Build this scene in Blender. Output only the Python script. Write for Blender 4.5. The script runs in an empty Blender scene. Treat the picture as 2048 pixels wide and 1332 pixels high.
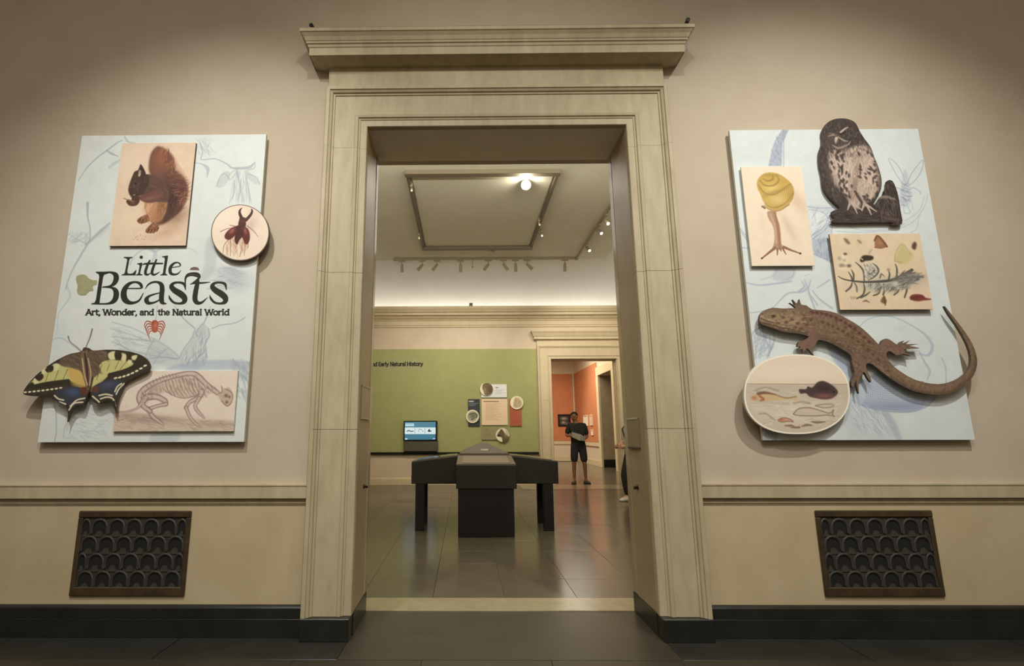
import bpy, bmesh, math, random
import numpy as np
from mathutils import Vector, Matrix
random.seed(4); RNG = np.random.RandomState(4)
sc = bpy.context.scene
COL = sc.collection
PI = math.pi

# ---------------------------------------------------------------- camera
F, TH, ROLL, YAW, PPX, CH = 1045.0, .1879, .0023, -.0104, 916.26, 1.25
_r = np.array([math.cos(YAW), -math.sin(YAW), 0]); _fh = np.array([math.sin(YAW), math.cos(YAW), 0]); _z = np.array([0, 0, 1.])
_f = math.cos(TH)*_fh + math.sin(TH)*_z; _u = -math.sin(TH)*_fh + math.cos(TH)*_z
_R = math.cos(ROLL)*_r - math.sin(ROLL)*_u; _U = math.sin(ROLL)*_r + math.cos(ROLL)*_u
cam = bpy.data.cameras.new('camera'); camo = bpy.data.objects.new('camera', cam); COL.objects.link(camo)
camo.matrix_world = Matrix(((_R[0], _U[0], -_f[0], 0), (_R[1], _U[1], -_f[1], 0), (_R[2], _U[2], -_f[2], CH), (0, 0, 0, 1)))
cam.sensor_fit = 'HORIZONTAL'; cam.sensor_width = 36; cam.lens = F*36/2048; cam.shift_x = (1024-PPX)/2048
cam.clip_start = .05; cam.clip_end = 200
sc.camera = camo

# ---------------------------------------------------------------- light, exposure
w = bpy.data.worlds.new('world'); sc.world = w; w.use_nodes = True
w.node_tree.nodes['Background'].inputs[0].default_value = (.9, .8, .65, 1)
w.node_tree.nodes['Background'].inputs[1].default_value = .02
sc.view_settings.view_transform = 'Standard'; sc.view_settings.look = 'None'
sc.view_settings.exposure = 0; sc.view_settings.gamma = 1; sc.view_settings.use_curve_mapping = False
WARM = (1, .95, .86)

def spot(loc, to, power, angle=60, blend=.6, size=.06, col=WARM):
    l = bpy.data.lights.new('spot', 'SPOT'); l.energy = power; l.spot_size = math.radians(angle); l.spot_blend = blend
    l.shadow_soft_size = size; l.color = col
    o = bpy.data.objects.new('spot_lamp', l); COL.objects.link(o); o.location = loc
    o.rotation_euler = (Vector(to)-Vector(loc)).to_track_quat('-Z', 'Y').to_euler()
    return o

def area(loc, rot, sx, sy, power, col=WARM):
    l = bpy.data.lights.new('area', 'AREA'); l.shape = 'RECTANGLE'; l.size = sx; l.size_y = sy; l.energy = power; l.color = col
    o = bpy.data.objects.new('area_lamp', l); COL.objects.link(o); o.location = loc; o.rotation_euler = rot
    return o

# entrance hall: track spots over the two boards and the doorway, plus an added fill lamp
C1 = (1, .985, .93)
spot((-1.8, .75, 5.5), (-1.8, 3.5, 1.4), 520, 71, 1.0, .05, C1)
spot((2.6, .75, 5.5), (2.55, 3.5, 1.45), 540, 77, 1.0, .05, C1)
spot((.25, -.4, 5.6), (.25, 3.5, 1.3), 345, 82, 1.0, .09, (1, .97, .88))
area((.25, -2.0, 6.1), (0, 0, 0), 8, 2.6, 235, C1)  # broad unseen fill lamp added to lift the hall's ambient light
# gallery beyond the doorway
spot((-1.2, 9.5, 5.0), (-.6, 13.1, 2.2), 245, 70, .9, .05)
spot((.8, 9.7, 5.0), (.8, 13.1, 2.2), 225, 70, .9, .05)
spot((2.7, 9.9, 5.0), (2.9, 13.1, 2.9), 245, 60, .9, .05)
spot((2.6, 8.2, 5.0), (3.6, 13.1, 3.4), 180, 50, .9, .05)
area((.3, 8.6, 5.1), (0, 0, 0), 3.5, 4.5, 40, C1)
# unseen upward fill lamp added to brighten the gallery ceiling
area((.3, 4.6, 4.35), (PI*.86, 0, 0), 7, .2, 270, (1, .98, .92))
# orange room
area((3.0, 18.5, 4.6), (0, 0, 0), 3, 5, 220, (1, .92, .76))
spot((2.4, 18.5, 4.6), (3.2, 22.5, 1.6), 380, 70, .9, .05)
spot((1.6, 19.5, 4.6), (4.8, 19.8, 1.8), 400, 70, .9, .05)

# ---------------------------------------------------------------- measuring
def ray(uv):
    uv = np.atleast_2d(np.asarray(uv, float))
    return _f[None] + ((uv[:, 0]-PPX)/F)[:, None]*_R[None] + ((666-uv[:, 1])/F)[:, None]*_U[None]
def onY(uv, Y):
    d = ray(uv); t = Y/d[:, 1]
    return np.stack([d[:, 0]*t, CH+d[:, 2]*t], 1)
def at(u, v, Y):
    p = onY((u, v), Y)[0]; return float(p[0]), float(p[1])
def floor_at(u, v, z=0.):
    d = ray((u, v))[0]; t = (z-CH)/d[2]
    return float(d[0]*t), float(d[1]*t)

# ---------------------------------------------------------------- materials
def lin(c):
    c = np.asarray(c, float)/255
    return np.where(c <= .04045, c/12.92, ((c+.055)/1.055)**2.4)
def unlin(c):
    c = np.clip(c, 0, 1)
    return np.where(c <= .0031308, c*12.92, 1.055*c**(1/2.4)-.055)

def mat(name, rgb, rough=.6, metal=0., var=.0, scale=8., bump=0., bscale=60., stretch=(1, 1, 1), spec=.5, emit=None, estr=0., var2=0., rvar=0.):
    """rgb = albedo (sRGB 0-255); var = tone variation by noise; bump = fine relief"""
    m = bpy.data.materials.new(name); m.use_nodes = True
    nt = m.node_tree; N = nt.nodes; L = nt.links; b = N['Principled BSDF']
    c = lin(rgb); b.inputs['Roughness'].default_value = rough; b.inputs['Metallic'].default_value = metal
    b.inputs['Specular IOR Level'].default_value = spec
    b.inputs['Base Color'].default_value = (*c, 1)
    tc = N.new('ShaderNodeTexCoord'); mp = N.new('ShaderNodeMapping'); mp.inputs['Scale'].default_value = stretch
    L.new(tc.outputs['Object'], mp.inputs['Vector'])
    if var:
        n = N.new('ShaderNodeTexNoise'); n.inputs['Scale'].default_value = scale; n.inputs['Detail'].default_value = 8; n.inputs['Roughness'].default_value = .62
        L.new(mp.outputs[0], n.inputs['Vector'])
        r = N.new('ShaderNodeValToRGB'); r.color_ramp.elements[0].position = .32; r.color_ramp.elements[1].position = .68
        r.color_ramp.elements[0].color = (*np.clip(c*(1-var)*np.array([1, .98, .93]), 0, 1), 1); r.color_ramp.elements[1].color = (*np.clip(c*(1+var), 0, 1), 1)
        L.new(n.outputs['Fac'], r.inputs[0]); out = r.outputs[0]
        if var2:
            n2 = N.new('ShaderNodeTexNoise'); n2.inputs['Scale'].default_value = scale*.22; n2.inputs['Detail'].default_value = 4
            L.new(mp.outputs[0], n2.inputs['Vector'])
            mx = N.new('ShaderNodeMixRGB'); mx.blend_type = 'MULTIPLY'; mx.inputs[0].default_value = 1
            r2 = N.new('ShaderNodeValToRGB'); r2.color_ramp.elements[0].position = .35; r2.color_ramp.elements[1].position = .6
            r2.color_ramp.elements[0].color = (1-var2, 1-var2*1.05, 1-var2*1.25, 1); r2.color_ramp.elements[1].color = (1, 1, 1, 1)
            L.new(n2.outputs['Fac'], r2.inputs[0]); L.new(out, mx.inputs[1]); L.new(r2.outputs[0], mx.inputs[2]); out = mx.outputs[0]
        L.new(out, b.inputs['Base Color'])
        if rvar:
            mr = N.new('ShaderNodeMapRange'); mr.inputs['To Min'].default_value = rough-rvar; mr.inputs['To Max'].default_value = rough+rvar
            L.new(n.outputs['Fac'], mr.inputs['Value']); L.new(mr.outputs[0], b.inputs['Roughness'])
    if bump:
        nb = N.new('ShaderNodeTexNoise'); nb.inputs['Scale'].default_value = bscale; nb.inputs['Detail'].default_value = 5
        L.new(mp.outputs[0], nb.inputs['Vector'])
        bp = N.new('ShaderNodeBump'); bp.inputs['Strength'].default_value = bump; bp.inputs['Distance'].default_value = .01
        L.new(nb.outputs['Fac'], bp.inputs['Height']); L.new(bp.outputs[0], b.inputs['Normal'])
    if emit is not None:
        b.inputs['Emission Color'].default_value = (*lin(emit), 1); b.inputs['Emission Strength'].default_value = estr
    return m

M = {}
M['wall'] = mat('painted_wall', (190, 176, 156), .8, var=.035, scale=3, bump=.06, bscale=180)
M['stone'] = mat('limestone', (183, 170, 140), .62, var=.10, scale=5, bump=.06, bscale=90, stretch=(3.2, 3.2, .8), var2=.10)
M['dado'] = mat('dado_stone', (188, 171, 138), .6, var=.05, scale=4, bump=.05, bscale=80, var2=.10)
M['jamb'] = mat('jamb_stone', (164, 148, 120), .38, var=.06, scale=5, bump=.03, bscale=60, var2=.06)
M['reveal'] = mat('soffit_bounce_tone', (238, 230, 214), .6, var=.04, scale=4)  # near-white soffit colour standing in for light bounced up from the floor
M['slate_h'] = mat('slate_hall', (60, 55, 45), .32, var=.15, scale=3.5, bump=.05, bscale=22, rvar=.06, spec=.3)
M['slate_i'] = mat('slate_hall_dark', (56, 51, 42), .34, var=.15, scale=3.2, bump=.05, bscale=20, rvar=.06, spec=.3)
M['polish'] = mat('polished_jamb_edge', (168, 152, 124), .16, var=.04, scale=5)
M['black'] = mat('black_marble', (34, 35, 31), .28, var=.25, scale=7, bump=.02, bscale=40)
M['saddle'] = mat('threshold_marble', (146, 136, 110), .22, var=.09, scale=9, bump=.03, bscale=30, var2=.08)
M['slate'] = mat('slate_floor', (86, 80, 67), .2, var=.10, scale=3.5, bump=.05, bscale=22, rvar=.06, spec=.45)
M['slate_b'] = mat('slate_floor_dark', (82, 76, 64), .22, var=.10, scale=3.1, bump=.05, bscale=20, rvar=.06, spec=.45)
M['slate_c'] = mat('slate_floor_pale', (90, 83, 69), .19, var=.09, scale=4, bump=.05, bscale=24, rvar=.06, spec=.45)
M['border'] = mat('dark_slate_border', (46, 46, 41), .3, var=.2, scale=4, bump=.03, bscale=25)
M['bed'] = mat('mortar_bed', (90, 83, 69), .8)
M['ceil'] = mat('ceiling_paint', (212, 207, 186), .85, var=.03, scale=2)
M['cove'] = mat('cove_paint', (220, 218, 208), .85, var=.02, scale=2)
M['galwall'] = mat('gallery_wall', (212, 194, 168), .8, var=.03, scale=3)
M['galstone'] = mat('gallery_stone', (208, 191, 155), .6, var=.05, scale=5, stretch=(2, 2, .7))
M['bronze'] = mat('dark_bronze', (72, 58, 38), .5, metal=.25, var=.3, scale=12, bump=.05, bscale=50)
M['iron'] = mat('cast_iron', (58, 55, 48), .6, metal=.1, var=.25, scale=14, bump=.06, bscale=60)
M['hole_shade'] = mat('vent_hole_shade', (16, 15, 13), .9)
M['green'] = mat('olive_panel', (164, 165, 108), .8, var=.03, scale=3)
M['orange'] = mat('orange_panel', (194, 122, 80), .8, var=.05, scale=4)
M['case'] = mat('case_black', (38, 38, 31), .42, var=.1, scale=8, spec=.4)
M['case2'] = mat('case_plinth_black', (24, 23, 20), .6, spec=.3)
M['casetop'] = mat('case_grey_top', (98, 88, 76), .35, var=.06, scale=6)
M['edge'] = mat('board_edge', (206, 206, 190), .6)
M['edged'] = mat('disc_edge', (88, 70, 52), .6)
M['pframe'] = mat('panel_frame', (112, 101, 78), .6)
M['grey'] = mat('fixture_grey', (128, 118, 96), .5)
M['fixw'] = mat('fixture_white', (176, 166, 140), .5)
M['metal'] = mat('dark_metal', (44, 38, 32), .4, metal=.6)
M['track'] = mat('track_brown', (140, 126, 98), .5)

# ---------------------------------------------------------------- mesh helpers
def tag(o, label=None, cat=None, group=None, kind=None):
    if label: o['label'] = label
    if cat: o['category'] = cat
    if group: o['group'] = group
    if kind: o['kind'] = kind
    return o
def obj(name, bm, m, parent=None, smooth=False, kind=None):
    me = bpy.data.meshes.new(name)
    bmesh.ops.recalc_face_normals(bm, faces=bm.faces[:])
    if smooth:
        for f in bm.faces: f.smooth = True
    bm.to_mesh(me); bm.free()
    o = bpy.data.objects.new(name, me); COL.objects.link(o)
    for x in (m if isinstance(m, (list, tuple)) else [m]): me.materials.append(M[x] if isinstance(x, str) else x)
    if parent: o.parent = parent; o.matrix_parent_inverse = Matrix.Identity(4) if parent.matrix_basis == Matrix.Identity(4) else parent.matrix_basis.inverted()
    if kind: o['kind'] = kind
    return o
def thing(name, loc, label=None, cat=None, group=None, kind=None):
    o = bpy.data.objects.new(name, None); COL.objects.link(o); o.location = loc; o.empty_display_size = .1
    return tag(o, label, cat, group, kind)
def NB(): return bmesh.new()
def box(bm, x0, x1, y0, y1, z0, z1, bev=0.):
    b = bmesh.new() if bev else bm
    vs = [b.verts.new((x, y, z)) for x in (x0, x1) for y in (y0, y1) for z in (z0, z1)]
    for q in ((0, 1, 3, 2), (4, 6, 7, 5), (0, 4, 5, 1), (2, 3, 7, 6), (0, 2, 6, 4), (1, 5, 7, 3)): b.faces.new([vs[i] for i in q])
    if bev:
        bmesh.ops.recalc_face_normals(b, faces=b.faces[:])
        bmesh.ops.bevel(b, geom=b.edges[:], offset=bev, segments=1, affect='EDGES')
        merge(bm, b)
    return bm
def merge(bm, b, mtx=None):
    if mtx is not None: b.transform(mtx)
    me = bpy.data.meshes.new('t'); b.to_mesh(me); b.free(); bm.from_mesh(me); bpy.data.meshes.remove(me)
def loops(bm, L, closed=False, caps=True):
    """L: list of rings of 3d points (same length); bridges neighbours; closed: ring is closed"""
    R = [[bm.verts.new(p) for p in r] for r in L]
    n = len(L[0])
    for a, b in zip(R, R[1:]):
        for i in range(n if closed else n-1):
            j = (i+1) % n
            try: bm.faces.new((a[i], a[j], b[j], b[i]))
            except ValueError: pass
    if caps:
        for r in (R[0], R[-1]):
            try: bm.faces.new(r)
            except ValueError: pass
    return bm
def prism(bm, pts, y0, y1):
    """outline in x,z extruded from y0 to y1"""
    a = [bm.verts.new((x, y0, z)) for x, z in pts]; b = [bm.verts.new((x, y1, z)) for x, z in pts]
    n = len(pts)
    bm.faces.new(a); bm.faces.new(b[::-1])
    for i in range(n): bm.faces.new((a[i], b[i], b[(i+1) % n], a[(i+1) % n]))
    return bm
def cyl(bm, p, q, r0, r1=None, n=12):
    p, q = Vector(p), Vector(q); r1 = r0 if r1 is None else r1
    d = (q-p).normalized(); a = d.orthogonal().normalized(); b = d.cross(a)
    L = [[c+(a*math.cos(2*PI*i/n)+b*math.sin(2*PI*i/n))*r for i in range(n)] for c, r in ((p, r0), (q, r1))]
    return loops(bm, L, True)
def tube(bm, pts, rad, n=8):
    pts = [Vector(p) for p in pts]; L = []
    for i, p in enumerate(pts):
        d = (pts[min(i+1, len(pts)-1)]-pts[max(i-1, 0)]).normalized()
        a = d.orthogonal().normalized() if i == 0 else (L0-d*L0.dot(d)).normalized()
        L0 = a; b = d.cross(a); r = rad[i] if isinstance(rad, (list, tuple)) else rad
        L.append([p+(a*math.cos(2*PI*k/n)+b*math.sin(2*PI*k/n))*r for k in range(n)])
    return loops(bm, L, True)
def ball(bm, c, r, seg=12, sc_=(1, 1, 1)):
    b = bmesh.new(); bmesh.ops.create_uvsphere(b, u_segments=seg, v_segments=max(6, seg//2), radius=r)
    merge(bm, b, Matrix.Translation(c) @ Matrix.Diagonal((*sc_, 1)))
    return bm
def spl(pts, n=6, closed=False):
    P = np.asarray(pts, float); m = len(P); out = []
    rng = range(m if closed else m-1)
    for i in rng:
        p1, p2 = P[i], P[(i+1) % m]
        p0 = P[(i-1) % m] if (closed or i > 0) else 2*p1-p2
        p3 = P[(i+2) % m] if (closed or i+2 < m) else 2*p2-p1
        for k in range(n):
            t = k/n
            out.append(.5*((2*p1)+(p2-p0)*t+(2*p0-5*p1+4*p2-p3)*t*t+(3*p1-p0-3*p2+p3)*t**3))
    if not closed: out.append(P[-1])
    return np.array(out)

# ---------------------------------------------------------------- print painting (flat prints on the boards)
class Canvas:
    def __init__(s, x0, z0, x1, z1, Y, ppm, bg, gain=.92):
        s.r = (x0, z0, x1, z1); s.Y = Y; s.ppm = ppm; s.gain = gain
        s.W, s.H = max(8, int((x1-x0)*ppm)), max(8, int((z1-z0)*ppm))
        s.a = np.empty((s.H, s.W, 3), np.float32); s.a[:] = np.asarray(bg, np.float32)
        s.crop(0, 0, 1); s.clip = None
    def crop(s, ox, oy, k):
        s.ox, s.oy, s.kc = ox, oy, k
        cx, cz = (s.r[0]+s.r[2])/2, (s.r[1]+s.r[3])/2
        fw = np.dot(np.array([cx, s.Y, cz-CH]), _f)
        s.k = s.ppm*fw/F/k          # canvas px per crop px
        return s
    def P(s, pts):
        p = np.atleast_2d(np.asarray(pts, float)); uv = np.stack([s.ox+p[:, 0]/s.kc, s.oy+p[:, 1]/s.kc], 1)
        w = onY(uv, s.Y)
        return np.stack([(w[:, 0]-s.r[0])*s.ppm, (w[:, 1]-s.r[1])*s.ppm], 1)
    def _win(s, p, pad):
        x0 = max(0, int(p[:, 0].min()-pad)); x1 = min(s.W, int(p[:, 0].max()+pad)+2)
        y0 = max(0, int(p[:, 1].min()-pad)); y1 = min(s.H, int(p[:, 1].max()+pad)+2)
        if x1 <= x0 or y1 <= y0: return None
        return slice(y0, y1), slice(x0, x1), np.arange(x0, x1)[None, :]+.5, np.arange(y0, y1)[:, None]+.5
    def _blend(s, w, m, col, a):
        m = m*a
        if s.clip is not None: m = m*s.clip[w[0], w[1]]
        m = m[..., None].astype(np.float32); t = s.a[w[0], w[1]]
        t += (np.asarray(col, np.float32)-t)*m
    def pmask(s, pts, soft=1., smooth=True, raw=False):
        q = np.asarray(pts, float)
        if smooth: q = spl(q, 5, True)
        p = q if raw else s.P(q)
        w = s._win(p, soft+1)
        if w is None: return None, None
        X, Y = w[2], w[3]; d2 = np.full((Y.shape[0], X.shape[1]), 1e9); ins = np.zeros(d2.shape, bool)
        for a, b in zip(p, np.roll(p, -1, 0)):
            e = b-a; L2 = e@e+1e-9
            t = np.clip(((X-a[0])*e[0]+(Y-a[1])*e[1])/L2, 0, 1)
            d2 = np.minimum(d2, (X-a[0]-t*e[0])**2+(Y-a[1]-t*e[1])**2)
            if a[1] != b[1]:
                c = ((a[1] > Y) != (b[1] > Y)) & (X < (b[0]-a[0])*(Y-a[1])/(b[1]-a[1])+a[0]); ins ^= c
        sd = np.where(ins, 1, -1)*np.sqrt(d2)
        return w, np.clip(.5+sd/soft, 0, 1)
    def fill(s, pts, col, a=1., soft=1.2, smooth=True):
        w, m = s.pmask(pts, soft, smooth)
        if w is not None: s._blend(w, m, col, a)
    def setclip(s, pts, soft=1.2, smooth=True):
        w, m = s.pmask(pts, soft, smooth); s.clip = np.zeros((s.H, s.W), np.float32)
        s.clip[w[0], w[1]] = m
    def line(s, pts, r, col, a=1., soft=1.2, smooth=True, n=5):
        pts = np.atleast_2d(np.asarray(pts, float)); r = np.full(len(pts), float(r)) if np.isscalar(r) else np.asarray(r, float)
        q = np.column_stack([pts, r])
        if smooth and len(pts) > 2: q = spl(q, n)
        p = s.P(q[:, :2]); rr = np.maximum(q[:, 2]*s.k, .12)
        w = s._win(p, rr.max()+soft)
        if w is None: return
        m = np.zeros((w[3].shape[0], w[2].shape[1]))
        ox, oy = w[1].start, w[0].start
        for i in range(len(p)-1):
            g, b = p[i], p[i+1]; pad = max(rr[i], rr[i+1])+soft
            x0 = max(0, int(min(g[0], b[0])-pad)-ox); x1 = min(m.shape[1], int(max(g[0], b[0])+pad)+2-ox)
            y0 = max(0, int(min(g[1], b[1])-pad)-oy); y1 = min(m.shape[0], int(max(g[1], b[1])+pad)+2-oy)
            if x1 <= x0 or y1 <= y0: continue
            X = w[2][:, x0:x1]; Y = w[3][y0:y1]; e = b-g
            t = np.clip(((X-g[0])*e[0]+(Y-g[1])*e[1])/(e@e+1e-9), 0, 1)
            d = np.sqrt((X-g[0]-t*e[0])**2+(Y-g[1]-t*e[1])**2)
            m[y0:y1, x0:x1] = np.maximum(m[y0:y1, x0:x1], np.clip(.5+(rr[i]+t*(rr[i+1]-rr[i])-d)/soft, 0, 1)*min(1, (2*rr[i]+.3)/1.0))
        s._blend(w, m, col, a)
    def blob(s, c, rx, ry, col, a=1., ang=0., hard=1.):
        p = s.P([c]); X0, Y0 = p[0]; rx, ry = rx*s.k, ry*s.k; R = max(rx, ry)*2.2
        w = s._win(np.array([[X0-R, Y0-R], [X0+R, Y0+R]]), 1)
        if w is None: return
        ca, sa = math.cos(-ang), math.sin(-ang); dx, dy = w[2]-X0, w[3]-Y0
        q = ((dx*ca+dy*sa)/rx)**2+((-dx*sa+dy*ca)/ry)**2
        s._blend(w, np.exp(-q**hard*1.2), col, a)
    def disc(s, c, rx, ry, col, a=1., soft=1.2, ang=0.):
        t = np.linspace(0, 2*PI, 28, endpoint=False); ca, sa = math.cos(ang), math.sin(ang)
        x, y = rx*np.cos(t), ry*np.sin(t)
        s.fill(np.stack([c[0]+x*ca-y*sa, c[1]+x*sa+y*ca], 1), col, a, soft, False)
    def strokes(s, poly, n, length, ang, cols, r=2., a=.5, jit=.35, curve=.0):
        """n short hair or hatch strokes inside a polygon"""
        P = np.asarray(poly, float); lo, hi = P.min(0), P.max(0); k = 0; tries = 0
        while k < n and tries < n*8:
            tries += 1; x, y = lo+(hi-lo)*RNG.rand(2); ins = False
            for (ax, ay), (bx, by) in zip(P, np.roll(P, -1, 0)):
                if (ay > y) != (by > y) and x < (bx-ax)*(y-ay)/(by-ay)+ax: ins = not ins
            if not ins: continue
            k += 1; th = (ang(x, y) if callable(ang) else ang)+RNG.randn()*jit; l = length*(.6+.8*RNG.rand())
            dx, dy = math.cos(th)*l, math.sin(th)*l; c = cols[RNG.randint(len(cols))]
            cx, cy = -dy*curve, dx*curve
            s.line([(x-dx/2, y-dy/2), (x+cx, y+cy), (x+dx/2, y+dy/2)], [r*.5, r, r*.3], c, a, n=2)
    def mottle(s, amp, cell):
        for c in (cell, cell/3):
            g = RNG.randn(int(s.H/c)+3, int(s.W/c)+3); y = np.linspace(0, g.shape[0]-2.01, s.H); x = np.linspace(0, g.shape[1]-2.01, s.W)
            yi, xi = y.astype(int), x.astype(int); fy, fx = (y-yi)[:, None], (x-xi)[None]
            v = (g[yi][:, xi]*(1-fx)+g[yi][:, xi+1]*fx)*(1-fy)+(g[yi+1][:, xi]*(1-fx)+g[yi+1][:, xi+1]*fx)*fy
            s.a += (v*amp)[..., None].astype(np.float32)
    def grad(s, c0, c1, a=1.):
        t = np.linspace(0, 1, s.H)[:, None, None]; g = np.asarray(c0)*(1-t)+np.asarray(c1)*t; s.a += ((g-s.a)*a).astype(np.float32)
    def material(s, name, rough=.55):
        g_ = s.a.mean(2, keepdims=True); al = unlin(lin(np.clip(g_+(s.a-g_)*.88, 0, 255))/s.gain); im = bpy.data.images.new(name, s.W, s.H)
        px = np.ones((s.H, s.W, 4), np.float32); px[..., :3] = np.minimum(al, .96); im.pixels.foreach_set(px.ravel()); im.update()
        m = bpy.data.materials.new(name); m.use_nodes = True; nt = m.node_tree; b = nt.nodes['Principled BSDF']
        t = nt.nodes.new('ShaderNodeTexImage'); t.image = im; t.extension = 'EXTEND'
        nt.links.new(t.outputs['Color'], b.inputs['Base Color']); b.inputs['Roughness'].default_value = rough; b.inputs['Specular IOR Level'].default_value = .3
        return m

def printed(name, outline, y0, y1, cv, edge, parent, label=None, bev=0.):
    """outline (x,z) slab from y0 (front, printed) to y1; slot 0 print, slot 1 edge"""
    bm = NB(); prism(bm, [tuple(p) for p in outline], y0, y1)
    bmesh.ops.recalc_face_normals(bm, faces=bm.faces[:])
    uv = bm.loops.layers.uv.new('uv'); x0, z0, x1, z1 = cv.r
    for f in bm.faces:
        front = f.normal.y < -.9
        f.material_index = 0 if front else 1
        for l in f.loops: l[uv].uv = ((l.vert.co.x-x0)/(x1-x0), (l.vert.co.z-z0)/(z1-z0))
    o = obj(name, bm, [cv.material(name+'_print'), edge], parent)
    if label: o['label'] = label
    return o
def rect(x0, z0, x1, z1): return [(x0, z0), (x1, z0), (x1, z1), (x0, z1)]
def rect_px(TL, TR, BL, BR, Y):
    a = onY([TL, TR, BL, BR], Y)
    return ((a[0, 0]+a[2, 0])/2, (a[2, 1]+a[3, 1])/2, (a[1, 0]+a[3, 0])/2, (a[0, 1]+a[1, 1])/2)
def cpx(ox, oy, k, pts):
    p = np.atleast_2d(np.asarray(pts, float)); return np.stack([ox+p[:, 0]/k, oy+p[:, 1]/k], 1)

# lettering: pen skeletons, x-height 1, cap height 1.42, y up
G = {
 'A': (1.25, [[(.08, 0), (.62, 1.42)], [(.62, 1.42), (1.17, 0)], [(.3, .48), (.95, .48)]]),
 'W': (1.75, [[(.05, 1.42), (.45, 0)], [(.45, 0), (.88, 1.3)], [(.88, 1.3), (1.3, 0)], [(1.3, 0), (1.7, 1.42)]]),
 'N': (1.3, [[(.18, 0), (.18, 1.42)], [(.18, 1.42), (1.1, 0)], [(1.1, 0), (1.1, 1.42)]]),
 'E': (1.05, [[(.2, 0), (.2, 1.42)], [(.2, 1.42), (.92, 1.42)], [(.2, .74), (.8, .74)], [(.2, 0), (.95, 0)]]),
 'H': (1.3, [[(.18, 0), (.18, 1.42)], [(1.1, 0), (1.1, 1.42)], [(.18, .72), (1.1, .72)]]),
 'r': (.78, [[(.2, 0), (.2, 1)], [(.2, .6), (.35, .88), (.55, 1), (.72, .95)]]),
 't': (.72, [[(.28, 1.3), (.28, .3), (.38, .06), (.62, .06)], [(.05, .97), (.62, .97)]]),
 ',': (.45, [[(.2, .08), (.2, -.05), (.1, -.25)]]),
 'o': (1.08, [[(.54, 0), (.16, .2), (.13, .6), (.3, .95), (.54, 1), (.85, .9), (.95, .5), (.82, .12), (.54, 0)]]),
 'n': (1.12, [[(.2, 0), (.2, 1)], [(.2, .65), (.42, .95), (.7, .98), (.9, .78), (.92, 0)]]),
 'h': (1.12, [[(.2, 0), (.2, 1.45)], [(.2, .65), (.42, .95), (.7, .98), (.9, .78), (.92, 0)]]),
 'u': (1.12, [[(.2, 1), (.2, .3), (.4, .04), (.65, .06), (.9, .35)], [(.92, 1), (.92, 0)]]),
 'd': (1.12, [[(.92, 0), (.92, 1.45)], [(.92, .75), (.65, .98), (.35, .92), (.14, .6), (.17, .22), (.4, .02), (.68, .08), (.92, .35)]]),
 'e': (1.0, [[(.16, .52), (.86, .52), (.82, .82), (.55, 1), (.25, .88), (.12, .5), (.22, .14), (.52, 0), (.85, .16)]]),
 'a': (1.0, [[(.2, .85), (.45, 1), (.72, .92), (.78, .65), (.78, 0)], [(.78, .58), (.45, .56), (.18, .4), (.18, .12), (.4, .01), (.65, .1), (.78, .3)]]),
 'l': (.52, [[(.25, 0), (.25, 1.45)]]),
 'i': (.52, [[(.25, 0), (.25, 1)], [(.25, 1.36), (.26, 1.38)]]),
 's': (.9, [[(.75, .82), (.5, 1), (.22, .9), (.2, .66), (.5, .52), (.76, .38), (.72, .1), (.42, 0), (.14, .14)]]),
 'y': (1.05, [[(.1, 1), (.52, .05)], [(.95, 1), (.52, .05), (.3, -.35), (.08, -.35)]]),
 ' ': (.5, []),
}
def letter(cv, text, x0, y0, x1, col, r=.14, y1=None, sx=None):
    """text between crop points (x0,y0) and (x1,y1) on the baseline; upright in the crop"""
    y1 = y0 if y1 is None else y1
    tot = sum(G[c][0] for c in text); k = (x1-x0)/tot; kv = sx or k; p = 0
    for c in text:
        w, ss = G[c]; yb = y0+(y1-y0)*p/tot
        for st in ss:
            q = [(x0+(p+x)*k, yb-y*kv) for x, y in st]
            cv.line(q, r*k, col, 1, 1.1, len(q) > 2)
            for e in (q[0], q[-1]):            # slab feet
                if c not in ',i ' and len(q) == 2: cv.line([(e[0]-.2*k, e[1]), (e[0]+.2*k, e[1])], r*k*.55, col, 1, 1.1, False)
        p += w

def skin(name, verts, edges, rad, m, parent, levels=2, root=0, extra=None):
    """one continuous surface grown round a skeleton"""
    me = bpy.data.meshes.new(name); me.from_pydata([tuple(v) for v in verts], edges, []); o = bpy.data.objects.new(name, me); COL.objects.link(o)
    md = o.modifiers.new('s', 'SKIN'); md.use_smooth_shade = True
    for i, r in enumerate(rad):
        sv = me.skin_vertices[0].data[i]; sv.radius = (r, r) if np.isscalar(r) else r; sv.use_root = i == root
    sb = o.modifiers.new('d', 'SUBSURF'); sb.levels = levels; sb.render_levels = levels
    dg = bpy.context.evaluated_depsgraph_get(); m2 = bpy.data.meshes.new_from_object(o.evaluated_get(dg))
    bpy.data.objects.remove(o); bm = bmesh.new(); bm.from_mesh(m2); bpy.data.meshes.remove(m2); bpy.data.meshes.remove(me)
    if extra: extra(bm)
    return obj(name, bm, m, parent, True)

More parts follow.
